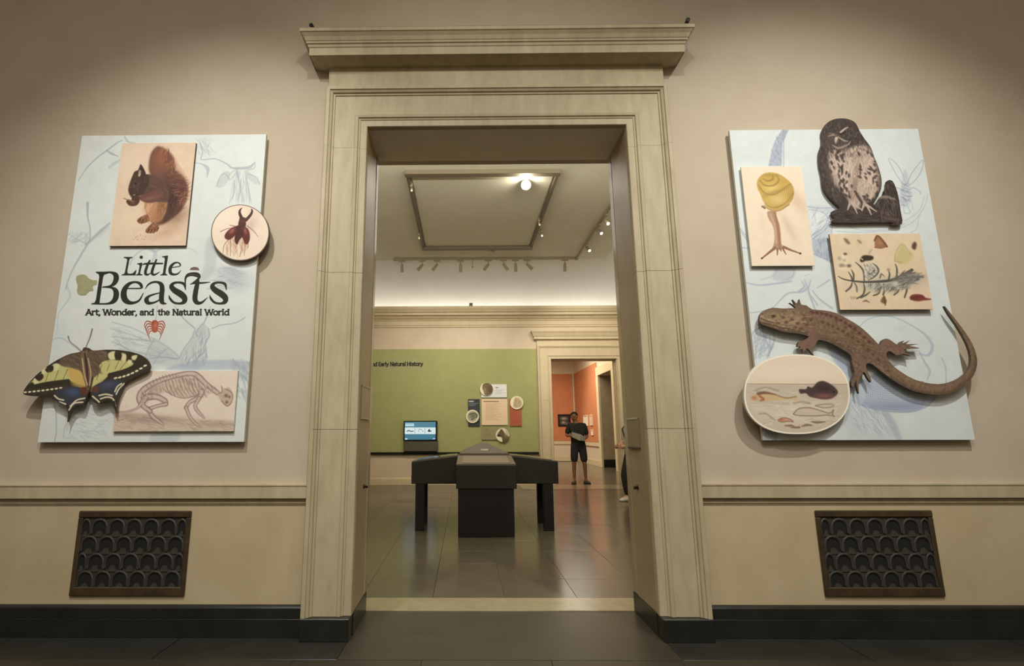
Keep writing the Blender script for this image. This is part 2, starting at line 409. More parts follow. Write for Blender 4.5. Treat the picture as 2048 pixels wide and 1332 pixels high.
# ================================================================ ENTRANCE HALL AND DOORWAY (structure)
YW = 3.562            # face of the hall wall
OX0, OX1, OZ = -.706, 1.207, 3.478      # doorway opening
YB, YG = 4.02, 4.34   # back of the reveal, gallery side of the wall
HX0, HX1, HY0, HZ = -5.2, 5.6, -3.6, 6.2
def wallbox(name, *a, m='wall', bev=0):
    bm = NB()
    for b in a: box(bm, *b, bev)
    return obj(name, bm, m, kind='structure')
wallbox('wall_front', (HX0, OX0-.02, YW, YB, 0, HZ), (OX1+.02, HX1, YW, YB, 0, HZ), (OX0-.02, OX1+.02, YW, YB, OZ+.02, HZ),
        (HX0, OX0-.16, YB, YG, 0, HZ), (OX1+.16, HX1, YB, YG, 0, HZ), (OX0-.16, OX1+.16, YB, YG, OZ+.14, HZ))
wallbox('wall_left', (HX0-.2, HX0, HY0, YG, 0, HZ)); wallbox('wall_right', (HX1, HX1+.2, HY0, YG, 0, HZ))
wallbox('wall_back', (HX0, HX1, HY0-.2, HY0, 0, HZ)); wallbox('ceiling', (HX0, HX1, HY0, YG, HZ, HZ+.2), m='ceil')

def tiles(parent, x0, x1, y0, y1, tx, ty, name='slate_tile', mats=('slate', 'slate_b', 'slate_c'), gap=.0016, off=0.):
    cache = {}
    nx = int(round((x1-x0)/tx)); ny = int(round((y1-y0)/ty)); rr = random.Random(7)
    for j in range(ny):
        for i in range(nx):
            m = rr.choice(mats)
            if m not in cache:
                o = obj(name, box(NB(), gap/2, tx-gap/2, gap/2, ty-gap/2, -.03, 0, .0012), m, parent); cache[m] = o.data
                bpy.data.objects.remove(o)
            o = bpy.data.objects.new(name, cache[m]); COL.objects.link(o); o.parent = parent
            o.location = (x0+i*tx, y0+j*ty, rr.uniform(-.0012, .0002)); o.rotation_euler = (rr.uniform(-.0006, .0006), rr.uniform(-.0006, .0006), 0)
# hall floor: slate slabs, dark border along the wall
fl = wallbox('floor', (HX0, HX1, HY0, YB, -.2, -.02), m='bed')
tiles(fl, -3.84, 4.8, 1.85, 3.21, .72, .68, mats=('slate_h', 'slate_i'))
bm = NB(); box(bm, HX0, HX1, HY0, 1.848, -.03, 0); box(bm, HX0, -3.842, 1.848, 3.21, -.03, 0); box(bm, 4.802, HX1, 1.848, 3.21, -.03, 0)
obj('slate_paving', bm, 'slate_h', fl)
for x in [OX0-.01-1.05*(k+1) for k in range(4)]+[OX1+.01+1.05*k for k in range(4)]:
    obj('border_slab', box(NB(), x+.003, x+1.047, 3.2115, YW+.02, -.03, -.0001, .0008), 'border', fl)
obj('reveal_slab', box(NB(), OX0+.001, OX1-.001, YW+.021, YB+.001, -.03, 0), 'slate_h', fl)
obj('reveal_slab', box(NB(), OX0-.009, OX1+.009, 3.2105, YW+.0207, -.03, 0), 'slate_h', fl)
# door 1: stone surround
d1 = thing('door_1', ((OX0+OX1)/2, YW, 0), kind='structure')
prof = [(0, 0), (0, .045), (.004, .05), (.047, .05), (.052, .056), (.060, .058), (.066, .068), (.084, .072), (.092, .066), (.238, .066), (.242, .074), (.252, .076), (.258, .088), (.272, .096), (.276, .104), (.300, .104), (.304, .098), (.304, -.0)]
ZJ = OZ+.012
def lintel(zj, x0, x1, zt, prof, yw, m, parent, name='lintel'):
    bm = NB()
    L = [[(x0-t, yw-p, zj), (x0-t, yw-p, zt+t), (x1+t, yw-p, zt+t), (x1+t, yw-p, zj)] for t, p in prof]
    loops(bm, L, False, False); return obj(name, bm, m, parent)
def surround(d, x0, x1, zt, prof, yw, m, z0, zsplit):
    lintel(zsplit, x0, x1, zt, prof, yw, m, d)
    prev = zsplit-.003
    for side, xx in ((-1, x0), (1, x1)):
        cuts = [z0, z0+(zsplit-z0)*.36, z0+(zsplit-z0)*.70, zsplit]
        for a, b in zip(cuts, cuts[1:]):
            bm = NB(); loops(bm, [[(xx+side*t, yw-p, z) for t, p in prof] for z in (a+.0012, b-.0012)], True, True)
            obj('jamb_stone', bm, m, d)
        bm = NB(); loops(bm, [[(xx+side*t, yw-p*.6, z) for t, p in ((.004, 0), (.004, .06), (.3, .06), (.3, 0))] for z in (z0, zsplit)], True, True)
        obj('jamb_core', bm, m, d)
surround(d1, OX0, OX1, OZ, prof, YW, 'stone', .13, 3.30)
obj('frieze', box(NB(), OX0-.304, OX1+.304, YW-.05, YW, OZ+.3045, 3.99, .002), 'stone', d1)
def cornice(d, xl, xr, yw, prof, m, name='cornice'):
    bm = NB(); loops(bm, [[(xl-p, yw, z), (xl-p, yw-p, z), (xr+p, yw-p, z), (xr+p, yw, z)] for p, z in prof], False, False)
    obj(name, bm, m, d)
FX0, FX1 = OX0-.304, OX1+.304
cornice(d1, FX0+.05, FX1-.05, YW, [(.0, 3.965), (.075, 3.97), (.165, 3.992), (.17, 3.985), (.17, 4.045), (.176, 4.05), (.18, 4.066), (.19, 4.072), (.19, 4.084), (.196, 4.09), (.206, 4.115), (.222, 4.136), (.23, 4.14), (.23, 4.165), (.232, 4.168), (0, 4.172)], 'stone')
for s, x in ((-1, OX0), (1, OX1)):
    x1 = x+s*.304
    obj('plinth', box(NB(), min(x+s*.001, x1), max(x+s*.001, x1), YW-.108, YW, 0, .1295, .003), 'black', d1)
    a, b = sorted((x, x+s*.02))
    obj('reveal_lining', box(NB(), a, b, YW+.0003, 3.925, .135, OZ, .0), 'jamb', d1)
    obj('reveal_edge', box(NB(), a, b+(.0 if s > 0 else .004), 3.937, YB-.001, .135, OZ, .003), 'polish', d1)
    obj('reveal_skirting', box(NB(), a-(.004 if s > 0 else 0), b+(.004 if s < 0 else 0), YW-.0, YB-.001, 0, .1335, .002), 'black', d1)
obj('soffit', box(NB(), OX0-.02, OX1+.02, YW+.001, YB-.001, OZ, OZ+.02), 'reveal', d1)
obj('threshold', box(NB(), OX0-.155, OX1+.155, YB+.002, YG-.03, -.03, .006, .004), 'saddle', d1)
# dado, chair rail, baseboard on both sides of the doorway
for n, (a, b) in enumerate(((HX0, FX0-.0005), (FX1+.0005, HX1))):
    wallbox('trim_%d' % (n+1), (a, b, YW-.012, YW, .185, .785), m='dado')
    bm = NB(); pr = [(.0, .786), (.016, .786), (.016, .794), (.022, .797), (.022, .802), (.018, .806), (.02, .826), (.044, .832), (.044, .905), (.048, .909), (.048, .917), (.0, .92)]
    loops(bm, [[(x, YW-p, z) for p, z in pr] for x in (a, b)], True, True)
    obj('trim_%d' % (n+3), bm, 'stone', kind='structure')
    bb = thing('baseboard_%s' % ('left', 'right')[n], ((a+b)/2, YW, 0), kind='structure')
    bm = NB(); pr = [(0, .11), (.036, .11), (.036, .168), (.03, .178), (.016, .184), (0, .1845)]
    loops(bm, [[(x, YW-p, z) for p, z in pr] for x in (a, b)], True, True); obj('cap_course', bm, 'black', bb)
    obj('base_course', box(NB(), a, b, YW-.042, YW, 0, .1085, .002), 'black', bb)

# ================================================================ GALLERY
YF, YF2, GC = 13.1, 13.45, 5.2
GX0, GX1 = -4.2, 4.75
gfl = wallbox('floor.001', (GX0, GX1, YG-.03, YF2, -.2, -.02), m='bed')
tiles(gfl, -3.02, 4.75, YG-.03, 13.06, .555, .545)
obj('slate_paving', box(NB(), GX0, -3.023, YG-.03, YF2, -.03, 0), 'slate', gfl)
D2X0, D2X1, D2Z = 2.194, 3.85, 3.06
wallbox('wall_far', (GX0, D2X0, YF, YF2, 0, 6), (D2X1, GX1+.3, YF, YF2, 0, 6), (D2X0, D2X1, YF, YF2, D2Z, 6), m='galwall')
wallbox('wall_gallery_left', (GX0-.2, GX0, YG, YF2, 0, 6), m='galwall'); wallbox('wall_gallery_right', (GX1, GX1+.2, YG, YF2, 0, 6), m='galwall')
wallbox('ceiling.001', (GX0, GX1, YG, YF2, GC, GC+.2), m='ceil')
# cove between cornice and ceiling on three sides
def pi_loops(bm, prof):
    return loops(bm, [[(GX0+p, YG, z), (GX0+p, YF-p, z), (GX1-p, YF-p, z), (GX1-p, YG, z)] for p, z in prof], False, False)
CVD = 1.45
prof_c = [(.001, 4.35)]+[(CVD*(1-math.cos(t)), 4.35+(GC-4.352)*math.sin(t)) for t in np.linspace(.0, PI/2, 14)]
obj('trim_5', pi_loops(NB(), prof_c), 'cove', kind='structure', smooth=True)
pc = [(0, 3.885), (.03, 3.89), (.035, 3.93), (.05, 3.94), (.05, 4.04), (.07, 4.06), (.075, 4.08), (.11, 4.10), (.14, 4.14), (.145, 4.16), (.22, 4.165), (.225, 4.225), (.26, 4.235), (.29, 4.30), (.30, 4.31), (.30, 4.375), (.285, 4.375), (.285, 4.33), (0, 4.33)]
cor = obj('trim_6', pi_loops(NB(), pc), 'galstone', kind='structure')
M['led'] = mat('cove_light_strip', (255, 250, 236), .5, emit=(248, 251, 255), estr=8)
bm = NB(); box(bm, GX0+.4, GX1-.4, YF-.16, YF-.12, 4.331, 4.345); box(bm, GX1-.16, GX1-.12, YG+.2, YF-.4, 4.331, 4.345); box(bm, GX0+.12, GX0+.16, YG+.2, YF-.4, 4.331, 4.345)
tag(obj('cove_light_strip', bm, 'led'), 'white glowing light strip lying behind the top of the gallery cornice', 'light')
# ceiling panel frame
t7 = thing('trim_7', (.3, 9.1, GC), kind='structure')
rx0, rx1, ry0, ry1 = -.83, 1.44, 7.47, 10.73
for a in ((rx0-.06, rx1+.06, ry0-.09, ry0+.03), (rx0-.06, rx1+.06, ry1-.03, ry1+.09)): obj('panel_rail', box(NB(), *a, GC-.07, GC, .004), 'pframe', t7)
for a in ((rx0-.05, rx0+.0), (rx1-.0, rx1+.05)): obj('panel_stile', box(NB(), *a, ry0+.03, ry1-.03, GC-.05, GC, .004), 'pframe', t7)
obj('ceiling_panel', box(NB(), rx0+.03, rx1-.03, ry0+.06, ry1-.06, GC-.02, GC, .004), 'ceil', t7)
# dado, rail, base of the far wall
for n, (a, b) in enumerate(((GX0, 1.845), (D2X1+.35, GX1))):
    wallbox('trim_%d' % (8+n), (a, b, YF-.012, YF, .17, .68), m='galwall')
    bm = NB(); pr = [(0, .675), (.02, .68), (.025, .70), (.045, .705), (.05, .755), (.05, .765), (0, .768)]
    loops(bm, [[(x, YF-p, z) for p, z in pr] for x in (a, b)], True, True); obj('trim_%d' % (10+n), bm, 'galstone', kind='structure')
    bm = NB(); pr = [(0, 0), (.035, 0), (.035, .14), (.025, .165), (.012, .175), (0, .176)]
    loops(bm, [[(x, YF-p, z) for p, z in pr] for x in (a, b)], True, True); obj('baseboard_far_%s' % ('left', 'right')[n], bm, 'galstone', kind='structure')
# door 2
d2 = thing('door_2', ((D2X0+D2X1)/2, YF, 0), kind='structure')
prof2 = [(t*1.13, p) for t, p in prof]
surround(d2, D2X0, D2X1, D2Z, prof2, YF, 'galstone', 0.004, 2.9)
obj('frieze', box(NB(), D2X0-.343, D2X1+.343, YF-.05, YF, D2Z+.343, 3.575, .002), 'galstone', d2)
cornice(d2, D2X0-.29, D2X1+.29, YF, [(0, 3.54), (.1, 3.55), (.13, 3.555), (.13, 3.61), (.145, 3.625), (.155, 3.65), (.16, 3.66), (.17, 3.69), (.195, 3.735), (.2, 3.74), (.2, 3.77), (0, 3.775)], 'galstone')
for s, x in ((-1, D2X0), (1, D2X1)): obj('reveal_lining', box(NB(), *sorted((x, x+s*-.012)), YF+.001, YF2-.001, 0.003, D2Z), 'galstone', d2)
obj('soffit', box(NB(), D2X0, D2X1, YF+.001, YF2-.001, D2Z-.012, D2Z), 'jamb', d2)
for k in range(3): obj('threshold', box(NB(), 1.30+k*1.0, 2.296+k*1.0, 12.06, 13.06, .0005, .004, .001), 'saddle', d2)
obj('doorway_slab', box(NB(), D2X0+.012, D2X1-.012, 13.06, YF2, -.03, .0, .001), 'slate_c', d2)

# ================================================================ ORANGE ROOM
RX0, RX1, RY, RC = 0.4, 5.02, 23.7, 4.9
rfl = wallbox('floor.002', (RX0, RX1, YF2, RY, -.2, -.02), m='bed')
tiles(rfl, RX0, RX1, YF2, RY, RX1/4.94-.089, .98, mats=('slate_c',))
wallbox('wall_orange_room_back', (RX0, RX1+.3, RY, RY+.2, 0, RC), m='galwall'); wallbox('wall_orange_room_left', (RX0-.2, RX0, YF2, RY, 0, RC), m='galwall')
RDY0, RDY1, RDZ = 17.6, 19.35, 3.3
wallbox('wall_orange_room_right', (RX1, RX1+.8, YF2, RDY0, 0, RC), (RX1, RX1+.8, RDY1, RY, 0, RC), (RX1, RX1+.8, RDY0, RDY1, RDZ, RC), m='galwall')
wallbox('ceiling.002', (RX0, RX1, YF2, RY, RC, RC+.2), m='ceil')
wallbox('wall_dark_room', (RX1+.8, RX1+4, 15.5, 15.7, 0, 4), (RX1+.8, RX1+4, 21, 21.2, 0, 4), (RX1+3.9, RX1+4.1, 15.5, 21.2, 0, 4), (RX1+.8, RX1+4, 15.5, 21.2, 4, 4.1), m='jamb')
wallbox('floor.003', (RX1, RX1+4, 15.5, 21.2, -.2, 0.), m='slate')
d3 = thing('door_3', (RX1, (RDY0+RDY1)/2, 0), kind='structure')
for s, y in ((-1, RDY0), (1, RDY1)):
    obj('jamb_stone', box(NB(), RX1-.07, RX1, *sorted((y, y+s*.3)), 0, RDZ, .006), 'galstone', d3)
    obj('reveal_lining', box(NB(), RX1+.001, RX1+.8, *sorted((y, y-s*.012)), .28, RDZ), 'jamb', d3)
    obj('reveal_skirting', box(NB(), RX1+.001, RX1+.8, *sorted((y, y-s*.014)), 0, .278), 'black', d3)
obj('lintel', box(NB(), RX1-.07, RX1, RDY0-.3, RDY1+.3, RDZ+.002, RDZ+.32, .006), 'galstone', d3)
for n, (y0, y1) in enumerate(((RDY1+.302, RY), (YF2, RDY0-.302))):
    wallbox('trim_%d' % (12+n), (RX1-.05, RX1, y0, y1, .72, .86), (RX1-.03, RX1, y0, y1, 0, .2), m='galstone')
wallbox('trim_14', (RX0, RX1-.05, RY-.05, RY, .72, .86), (RX0, RX1-.05, RY-.03, RY, 0, .2), m='galstone')

# ================================================================ EXHIBITION SIGN BOARDS
PPM = 560
YBD = 3.515                                   # printed face of the boards
INK = (44, 45, 39); GREY = (158, 166, 176)
def sign(name, x0, z0, x1, z1, label, group):
    t = thing(name, ((x0+x1)/2, YW, z0), label, 'sign', group)
    for z in (z0+.25, z1-.3): obj('mounting_rail', box(NB(), x0+.1, x1-.1, YBD+.022, YW-.001, z, z+.06), 'fixw', t)
    return t
# ---------------------------------------------------------------- left board
LB = rect_px((165, 270), (533, 270), (75, 883), (487, 885), YBD)
sL = sign('sign_board', *LB, 'pale blue exhibition sign board with squirrel, butterfly and the big black title', 'exhibition sign boards on the hall wall')
cv = Canvas(*LB, YBD, PPM, (211, 217, 212), .93)
cv.mottle(1.6, 60)
c = cv.crop(40, 240, 3.917)
# branch and buds at upper left
def sketch(pts, r=5, a=.75, col=GREY): cv.line(pts, r, col, a, 2.2)
sketch([(455, 480), (520, 380), (600, 300), (680, 240), (760, 180), (800, 160)], [3, 5, 6, 7, 6, 4])
sketch([(680, 240), (720, 265), (770, 285)], [5, 9, 3]); sketch([(700, 370), (740, 340), (790, 310)], [10, 14, 4], .4)
sketch([(820, 130), (845, 170), (900, 180)], [7, 8, 4], .5)
sketch([(530, 650), (530, 750), (548, 850), (545, 940), (510, 980)], [12, 7, 5, 7, 5])
sketch([(700, 810), (620, 880), (540, 960), (470, 1070), (400, 1200), (355, 1330)], [10, 13, 9, 9, 6, 5], .65)
sketch([(690, 840), (640, 880), (560, 950)], [16, 20, 8], .25)
for q in ([(380, 890), (440, 930), (520, 965)], [(410, 960), (460, 950), (520, 970)], [(450, 920), (500, 890), (540, 930)]): sketch(q, 3, .4)
cv.strokes([(380, 880), (560, 900), (540, 980), (400, 960)], 40, 60, 2.2, [GREY], 3, .3)
# bell flower at upper right
sketch([(1370, 335), (1420, 345), (1470, 380), (1465, 450)], [4, 6, 14, 3], .6)
sketch([(1410, 180), (1430, 260), (1420, 310), (1530, 305), (1620, 345), (1660, 375), (1740, 378), (1800, 370), (1840, 330)], [4, 5, 5, 5, 6, 8, 12, 13, 4], .7)
sketch([(1700, 375), (1690, 420), (1640, 470), (1640, 430), (1690, 385)], 4, .6)
cv.fill([(1570, 430), (1630, 400), (1640, 440), (1600, 520), (1540, 520)], GREY, .35, 4); cv.fill([(1760, 400), (1820, 430), (1880, 500), (1830, 495), (1770, 440)], GREY, .35, 4)
for q in ([(1680, 470), (1680, 560), (1640, 650)], [(1730, 460), (1725, 560), (1700, 640)], [(1770, 440), (1790, 540), (1810, 650)], [(1700, 400), (1720, 500), (1745, 640)], [(1640, 460), (1600, 420), (1565, 450), (1540, 520)], [(1780, 420), (1850, 450), (1880, 505)], [(1840, 330), (1835, 375), (1770, 400)]): sketch(q, [3, 5, 3][:len(q)] if len(q) == 3 else 4, .6)
cv.strokes([(1680, 400), (1770, 420), (1810, 640), (1640, 640)], 70, 90, 1.6, [GREY], 3, .3, .12)
cv.strokes([(1380, 150), (1500, 140), (1520, 260), (1390, 290)], 40, 60, 1.0, [GREY], 3, .3, .4)
# curls behind the title
sketch([(860, 1130), (900, 1060), (980, 1010), (1060, 1030), (1100, 1010), (1180, 1010)], [8, 6, 7, 10, 6, 3], .45)
sketch([(1040, 1010), (1060, 1060), (1030, 1110), (980, 1130)], [8, 16, 10, 5], .35)
sketch([(1270, 1000), (1340, 1010), (1390, 1050)], 3, .45)
# stem and shaded leaf on the right
cv.fill([(1460, 950), (1520, 930), (1540, 1050), (1520, 1180), (1460, 1250), (1400, 1260), (1440, 1150)], GREY, .35, 14)
cv.blob((1640, 1200), 160, 50, GREY, .45, .1); cv.strokes([(1540, 1160), (1740, 1150), (1760, 1330), (1500, 1330)], 60, 80, .2, [GREY], 5, .3)
c.crop(30, 560, 3.8057)
sketch([(390, 40), (420, 120), (370, 200), (330, 260), (320, 400)], [7, 9, 6, 6, 4], .35)
cv.blob((330, 420), 60, 160, (196, 206, 206), .5)
cv.blob((1680, 20), 130, 70, GREY, .4)
# printed fly with veined wing, centre right
cv.fill([(1430, 330), (1470, 370), (1480, 430), (1455, 500), (1460, 600), (1400, 680), (1260, 660), (1270, 560), (1330, 470), (1370, 390)], GREY, .38, 10)
for q in ([(1370, 380), (1340, 450), (1280, 530), (1250, 600)], [(1470, 370), (1480, 420), (1450, 480), (1460, 590)], [(1420, 340), (1380, 400), (1390, 430)]): sketch(q, 5, .6)
cv.strokes([(1380, 400), (1460, 400), (1450, 640), (1270, 650)], 90, 60, 1.9, [(150, 158, 170), (225, 228, 226)], 4, .4)
for q in ([(1215, 200), (1280, 290), (1370, 370)], [(1490, 200), (1455, 290), (1430, 340)], [(1500, 370), (1560, 345), (1680, 325), (1750, 285)]): sketch(q, [3, 5, 4][:len(q)] if len(q) == 3 else 4, .8)
for q in ([(740, 320), (900, 370), (1040, 440), (1160, 510), (1250, 590)], [(730, 370), (860, 410), (1000, 460)], [(740, 430), (900, 450), (1060, 470)], [(740, 470), (900, 540), (1080, 580), (1240, 600)], [(1000, 600), (1120, 590), (1240, 600)], [(1060, 450), (1000, 560), (1010, 620)], [(1160, 520), (1100, 570), (1050, 640)], [(760, 500), (800, 490), (900, 560)]): sketch(q, 6, .42)
cv.fill([(1040, 450), (1160, 510), (1250, 590), (1220, 670), (1080, 640), (1000, 600)], GREY, .25, 14)
cv.strokes([(740, 340), (1060, 450), (1240, 600), (1030, 640), (780, 520)], 120, 60, .4, [GREY], 4, .25)
cv.fill([(1450, 610), (1790, 620), (1780, 680), (1180, 690), (1250, 640)], (150, 163, 184), .5, 10)
cv.strokes([(1640, 620), (1790, 640), (1770, 920), (1700, 900)], 80, 60, 1.2, [GREY], 5, .4)
# lower left stems
sketch([(270, 460), (340, 440), (400, 470), (500, 545)], 5, .4); sketch([(405, 430), (420, 470), (480, 520), (505, 545)], [6, 4, 4, 5], .9, (128, 122, 120)); sketch([(588, 375), (570, 440), (545, 500), (540, 530)], [6, 5, 4, 4], .9, (112, 108, 106))
sketch([(290, 900), (310, 1000), (315, 1150), (300, 1230)], 5, .6)
sketch([(560, 960), (520, 980), (440, 1030), (380, 1120), (370, 1200)], [6, 8, 6, 5, 4], .4); cv.strokes([(440, 960), (740, 960), (740, 1220), (400, 1220)], 60, 90, .3, [GREY], 4, .22)
cv.fill([(1050, 1170), (1250, 1160), (1210, 1240), (1040, 1240)], GREY, .35, 10)
# the moth beside the title
c.crop(140, 500, 6.0235)
cv.fill([(75, 330), (110, 300), (180, 300), (230, 345), (285, 365), (322, 365), (320, 420), (275, 440), (280, 490), (230, 500), (180, 545), (110, 540), (85, 500), (95, 430), (80, 390)], (158, 156, 116), 1, 3)
cv.blob((170, 400), 60, 70, (172, 168, 130), .5); cv.line([(78, 335), (95, 430), (88, 500)], 4, (128, 128, 92), .5); cv.line([(110, 540), (180, 545), (230, 500), (280, 490)], 4, (120, 118, 84), .6); cv.strokes([(90, 310), (300, 380), (200, 530), (100, 520)], 50, 60, .3, [(146, 144, 104), (176, 172, 136)], 4, .4)
# title: Little
cv.fill([(646, 84), (752, 84), (753, 95), (724, 104), (713, 125), (690, 255), (694, 280), (722, 288), (756, 280), (780, 255), (796, 240), (800, 246), (788, 307), (622, 307), (624, 296), (650, 288), (661, 270), (688, 125), (684, 106), (648, 95)], INK, 1, 1.2, False)
cv.disc((858, 88), 20, 20, INK); cv.fill([(808, 163), (866, 152), (873, 160), (845, 275), (850, 290), (874, 296), (872, 307), (794, 307), (796, 296), (816, 289), (825, 268), (838, 190), (830, 176), (808, 172)], INK, 1, 1.2, False)
cv.line([(960, 128), (930, 190), (910, 255), (910, 288), (935, 298), (972, 280)], [10, 16, 17, 16, 12, 4], INK); cv.line([(1040, 118), (1010, 190), (990, 250), (990, 286), (1020, 298), (1080, 266)], [10, 16, 17, 16, 12, 4], INK)
cv.line([(872, 180), (900, 168), (980, 164), (1112, 164)], [4, 11, 13, 10], INK)
cv.fill([(1108, 78), (1176, 66), (1181, 76), (1150, 272), (1154, 289), (1172, 296), (1170, 307), (1088, 307), (1090, 296), (1112, 289), (1120, 270), (1142, 110), (1136, 92), (1110, 88)], INK, 1, 1.2, False)
cv.line([(1212, 214), (1318, 197), (1326, 172), (1300, 152), (1255, 160), (1218, 195), (1204, 240), (1215, 282), (1255, 296), (1300, 285), (1337, 248)], [6, 6, 9, 8, 13, 19, 20, 18, 13, 9, 3], INK)
# Beasts
cv.fill([(310, 261), (480, 261), (480, 277), (412, 300), (398, 330), (360, 600), (356, 640), (330, 656), (256, 656), (258, 646), (296, 634), (312, 600), (352, 330), (348, 296), (310, 272)], INK, 1, 1.2, False)
cv.line([(420, 268), (500, 272), (548, 300), (556, 350), (530, 405), (480, 436), (395, 448)], [8, 14, 28, 33, 26, 12, 8], INK)
cv.line([(400, 448), (500, 455), (548, 490), (556, 550), (530, 612), (460, 646), (340, 650), (262, 650)], [7, 13, 28, 34, 30, 13, 9, 6], INK)
cv.line([(668, 464), (848, 462), (858, 430), (830, 398), (775, 388), (710, 410), (660, 470), (646, 540), (665, 602), (715, 635), (775, 635), (835, 605), (884, 520)], [8, 9, 18, 16, 13, 22, 32, 36, 34, 24, 16, 12, 4], INK)
cv.line([(906, 470), (940, 420), (995, 390), (1055, 388), (1098, 415), (1110, 470), (1102, 560), (1104, 615), (1120, 640), (1158, 648)], [3, 10, 13, 14, 24, 29, 30, 28, 18, 6], INK)
cv.line([(1090, 515), (1010, 535), (945, 562), (920, 600), (938, 636), (985, 640), (1050, 618), (1095, 585)], [7, 10, 16, 27, 22, 14, 10, 8], INK)
def big_s(x): cv.line([(x+200, 482), (x+182, 412), (x+120, 392), (x+55, 402), (x+30, 440), (x+66, 485), (x+135, 528), (x+185, 575), (x+184, 622), (x+135, 645), (x+60, 634), (x+12, 585), (x, 545)], [4, 16, 13, 17, 27, 34, 38, 34, 27, 14, 13, 13, 3], INK)
big_s(1192); big_s(1684)
cv.line([(1392, 440), (1388, 390), (1392, 340), (1418, 305), (1470, 292), (1530, 300), (1556, 325), (1535, 355), (1490, 390), (1452, 414)], [6, 8, 12, 20, 24, 28, 18, 12, 9, 5], INK)
cv.fill([(1440, 242), (1458, 213), (1500, 203), (1542, 212), (1560, 246)], (116, 88, 90), 1, 2, False); cv.line([(1440, 300), (1500, 296), (1560, 318)], 4, (96, 72, 66), .8)
cv.line([(1450, 412), (1500, 400), (1600, 397), (1684, 388)], [4, 12, 11, 4], INK)
cv.line([(1548, 330), (1534, 400), (1514, 500), (1505, 590), (1530, 635), (1585, 634), (1658, 572)], [5, 24, 30, 30, 24, 15, 3], INK)
letter(cv, 'Art, Wonder,', 190, 784, 812, INK, .155, sx=47); letter(cv, 'and', 838, 784, 1010, INK, .155, sx=47); letter(cv, 'the', 1060, 784, 1200, INK, .155, sx=47); letter(cv, 'Natural', 1236, 784, 1590, INK, .155, sx=47); letter(cv, 'World', 1626, 784, 1920, INK, .155, sx=47)
cv.line([(1052, 665), (1040, 790), (1030, 850)], 2.5, (150, 140, 132), .8)
SP = (166, 74, 52)
for s in (-1, 1):
    for k in range(5):
        y0 = 880+k*22; cv.line([(1020+s*20, y0), (1020+s*(92-k*8), y0-22+k*10), (1020+s*(122-k*12), y0+20+k*12), (1020+s*(118-k*16), y0+60+k*14)], [7, 7, 5, 3], SP if k < 3 else (176, 104, 84), .95)
cv.disc((1022, 890), 42, 46, SP); cv.disc((1020, 945), 40, 52, (178, 92, 66)); cv.blob((1030, 900), 22, 40, (206, 128, 100), .7)
printed('board', rect(*LB), YBD, YBD+.022, cv, 'edge', sL)

def plate(parent, name, R, Y, th, cv, edge, label, posts=True):
    o = printed(name, rect(*R), Y, Y+th, cv, edge, parent, label); return o
def post(o, x, z, y0, y1): obj('standoff', cyl(NB(), (x, y0, z), (x, y1, z), .012, n=8), 'fixw', o)
# squirrel print
YS = YBD-.020
R = rect_px((244, 286), (391, 286), (218.7, 491.5), (372, 491.5), YS)
cv = Canvas(*R, YS, PPM, (219, 192, 164)); cv.mottle(2.2, 40); c = cv.crop(40, 240, 3.917)
cv.blob((860, 330), 200, 200, (226, 200, 176), .8); cv.blob((1230, 760), 110, 70, (150, 112, 88), .75, -.7); cv.blob((1150, 880), 130, 40, (196, 152, 124), .6, -.4); cv.blob((820, 800), 160, 130, (226, 204, 172), .7)
tail = [(1090, 208), (1150, 240), (1200, 300), (1215, 390), (1280, 450), (1315, 530), (1305, 620), (1265, 705), (1200, 765), (1110, 820), (1060, 800), (1120, 700), (1140, 560), (1090, 480), (1030, 440), (1008, 380), (1020, 280), (1055, 222)]
cv.fill(tail, (98, 62, 50), .9, 10); cv.setclip(tail, 24)
cv.blob((1110, 300), 90, 120, (148, 88, 58), .9); cv.blob((1250, 560), 60, 130, (112, 56, 44), .8); cv.blob((1180, 620), 70, 190, (60, 42, 38), .9); cv.blob((1190, 470), 90, 60, (92, 54, 46), .6); cv.clip = None
cv.strokes(tail[:8], 260, 60, lambda x, y: -1.2 if y < 400 else -.2+(.6-y/900), [(162, 100, 68), (116, 68, 50), (92, 54, 44), (178, 120, 84)], 3.0, .42, .3, .1)
for k in range(26): a = k/25; cv.line([(1180+130*a, 330+180*a), (1215+120*a, 300+190*a)], [4, 1.5], (150, 84, 60), .5)
cv.strokes([(1130, 500), (1300, 520), (1260, 700), (1110, 810)], 150, 55, 1.9, [(84, 52, 46), (58, 40, 36), (106, 64, 52)], 3.0, .42)
belly = [(1000, 600), (1090, 600), (1150, 640), (1140, 720), (1110, 780), (1060, 810), (1010, 790), (985, 730), (975, 650)]
cv.fill(belly, (176, 124, 82), 1, 8); cv.blob((1010, 680), 45, 75, (216, 168, 130), .9); cv.blob((1110, 680), 36, 110, (120, 78, 52), .7); cv.strokes(belly, 120, 40, 1.9, [(150, 100, 66), (196, 146, 104)], 3, .4)
back = [(985, 430), (1060, 440), (1130, 500), (1170, 570), (1150, 640), (1090, 640), (1010, 640), (950, 600), (950, 500)]
cv.fill(back, (94, 66, 54), 1, 7); cv.blob((1080, 590), 60, 36, (124, 84, 72), .8, -.4); cv.strokes(back, 130, 36, .8, [(72, 50, 44), (118, 86, 68), (104, 72, 60)], 3, .45)
arm = [(1120, 560), (1085, 625), (1010, 650), (945, 630), (930, 600), (1000, 575), (1060, 550)]
cv.fill(arm, (110, 70, 60), 1, 5); cv.blob((1020, 612), 60, 18, (142, 98, 86), .6, -.2)
head = [(945, 352), (968, 420), (1005, 435), (1005, 510), (965, 575), (920, 600), (870, 600), (848, 550), (865, 480), (895, 410), (925, 392)]
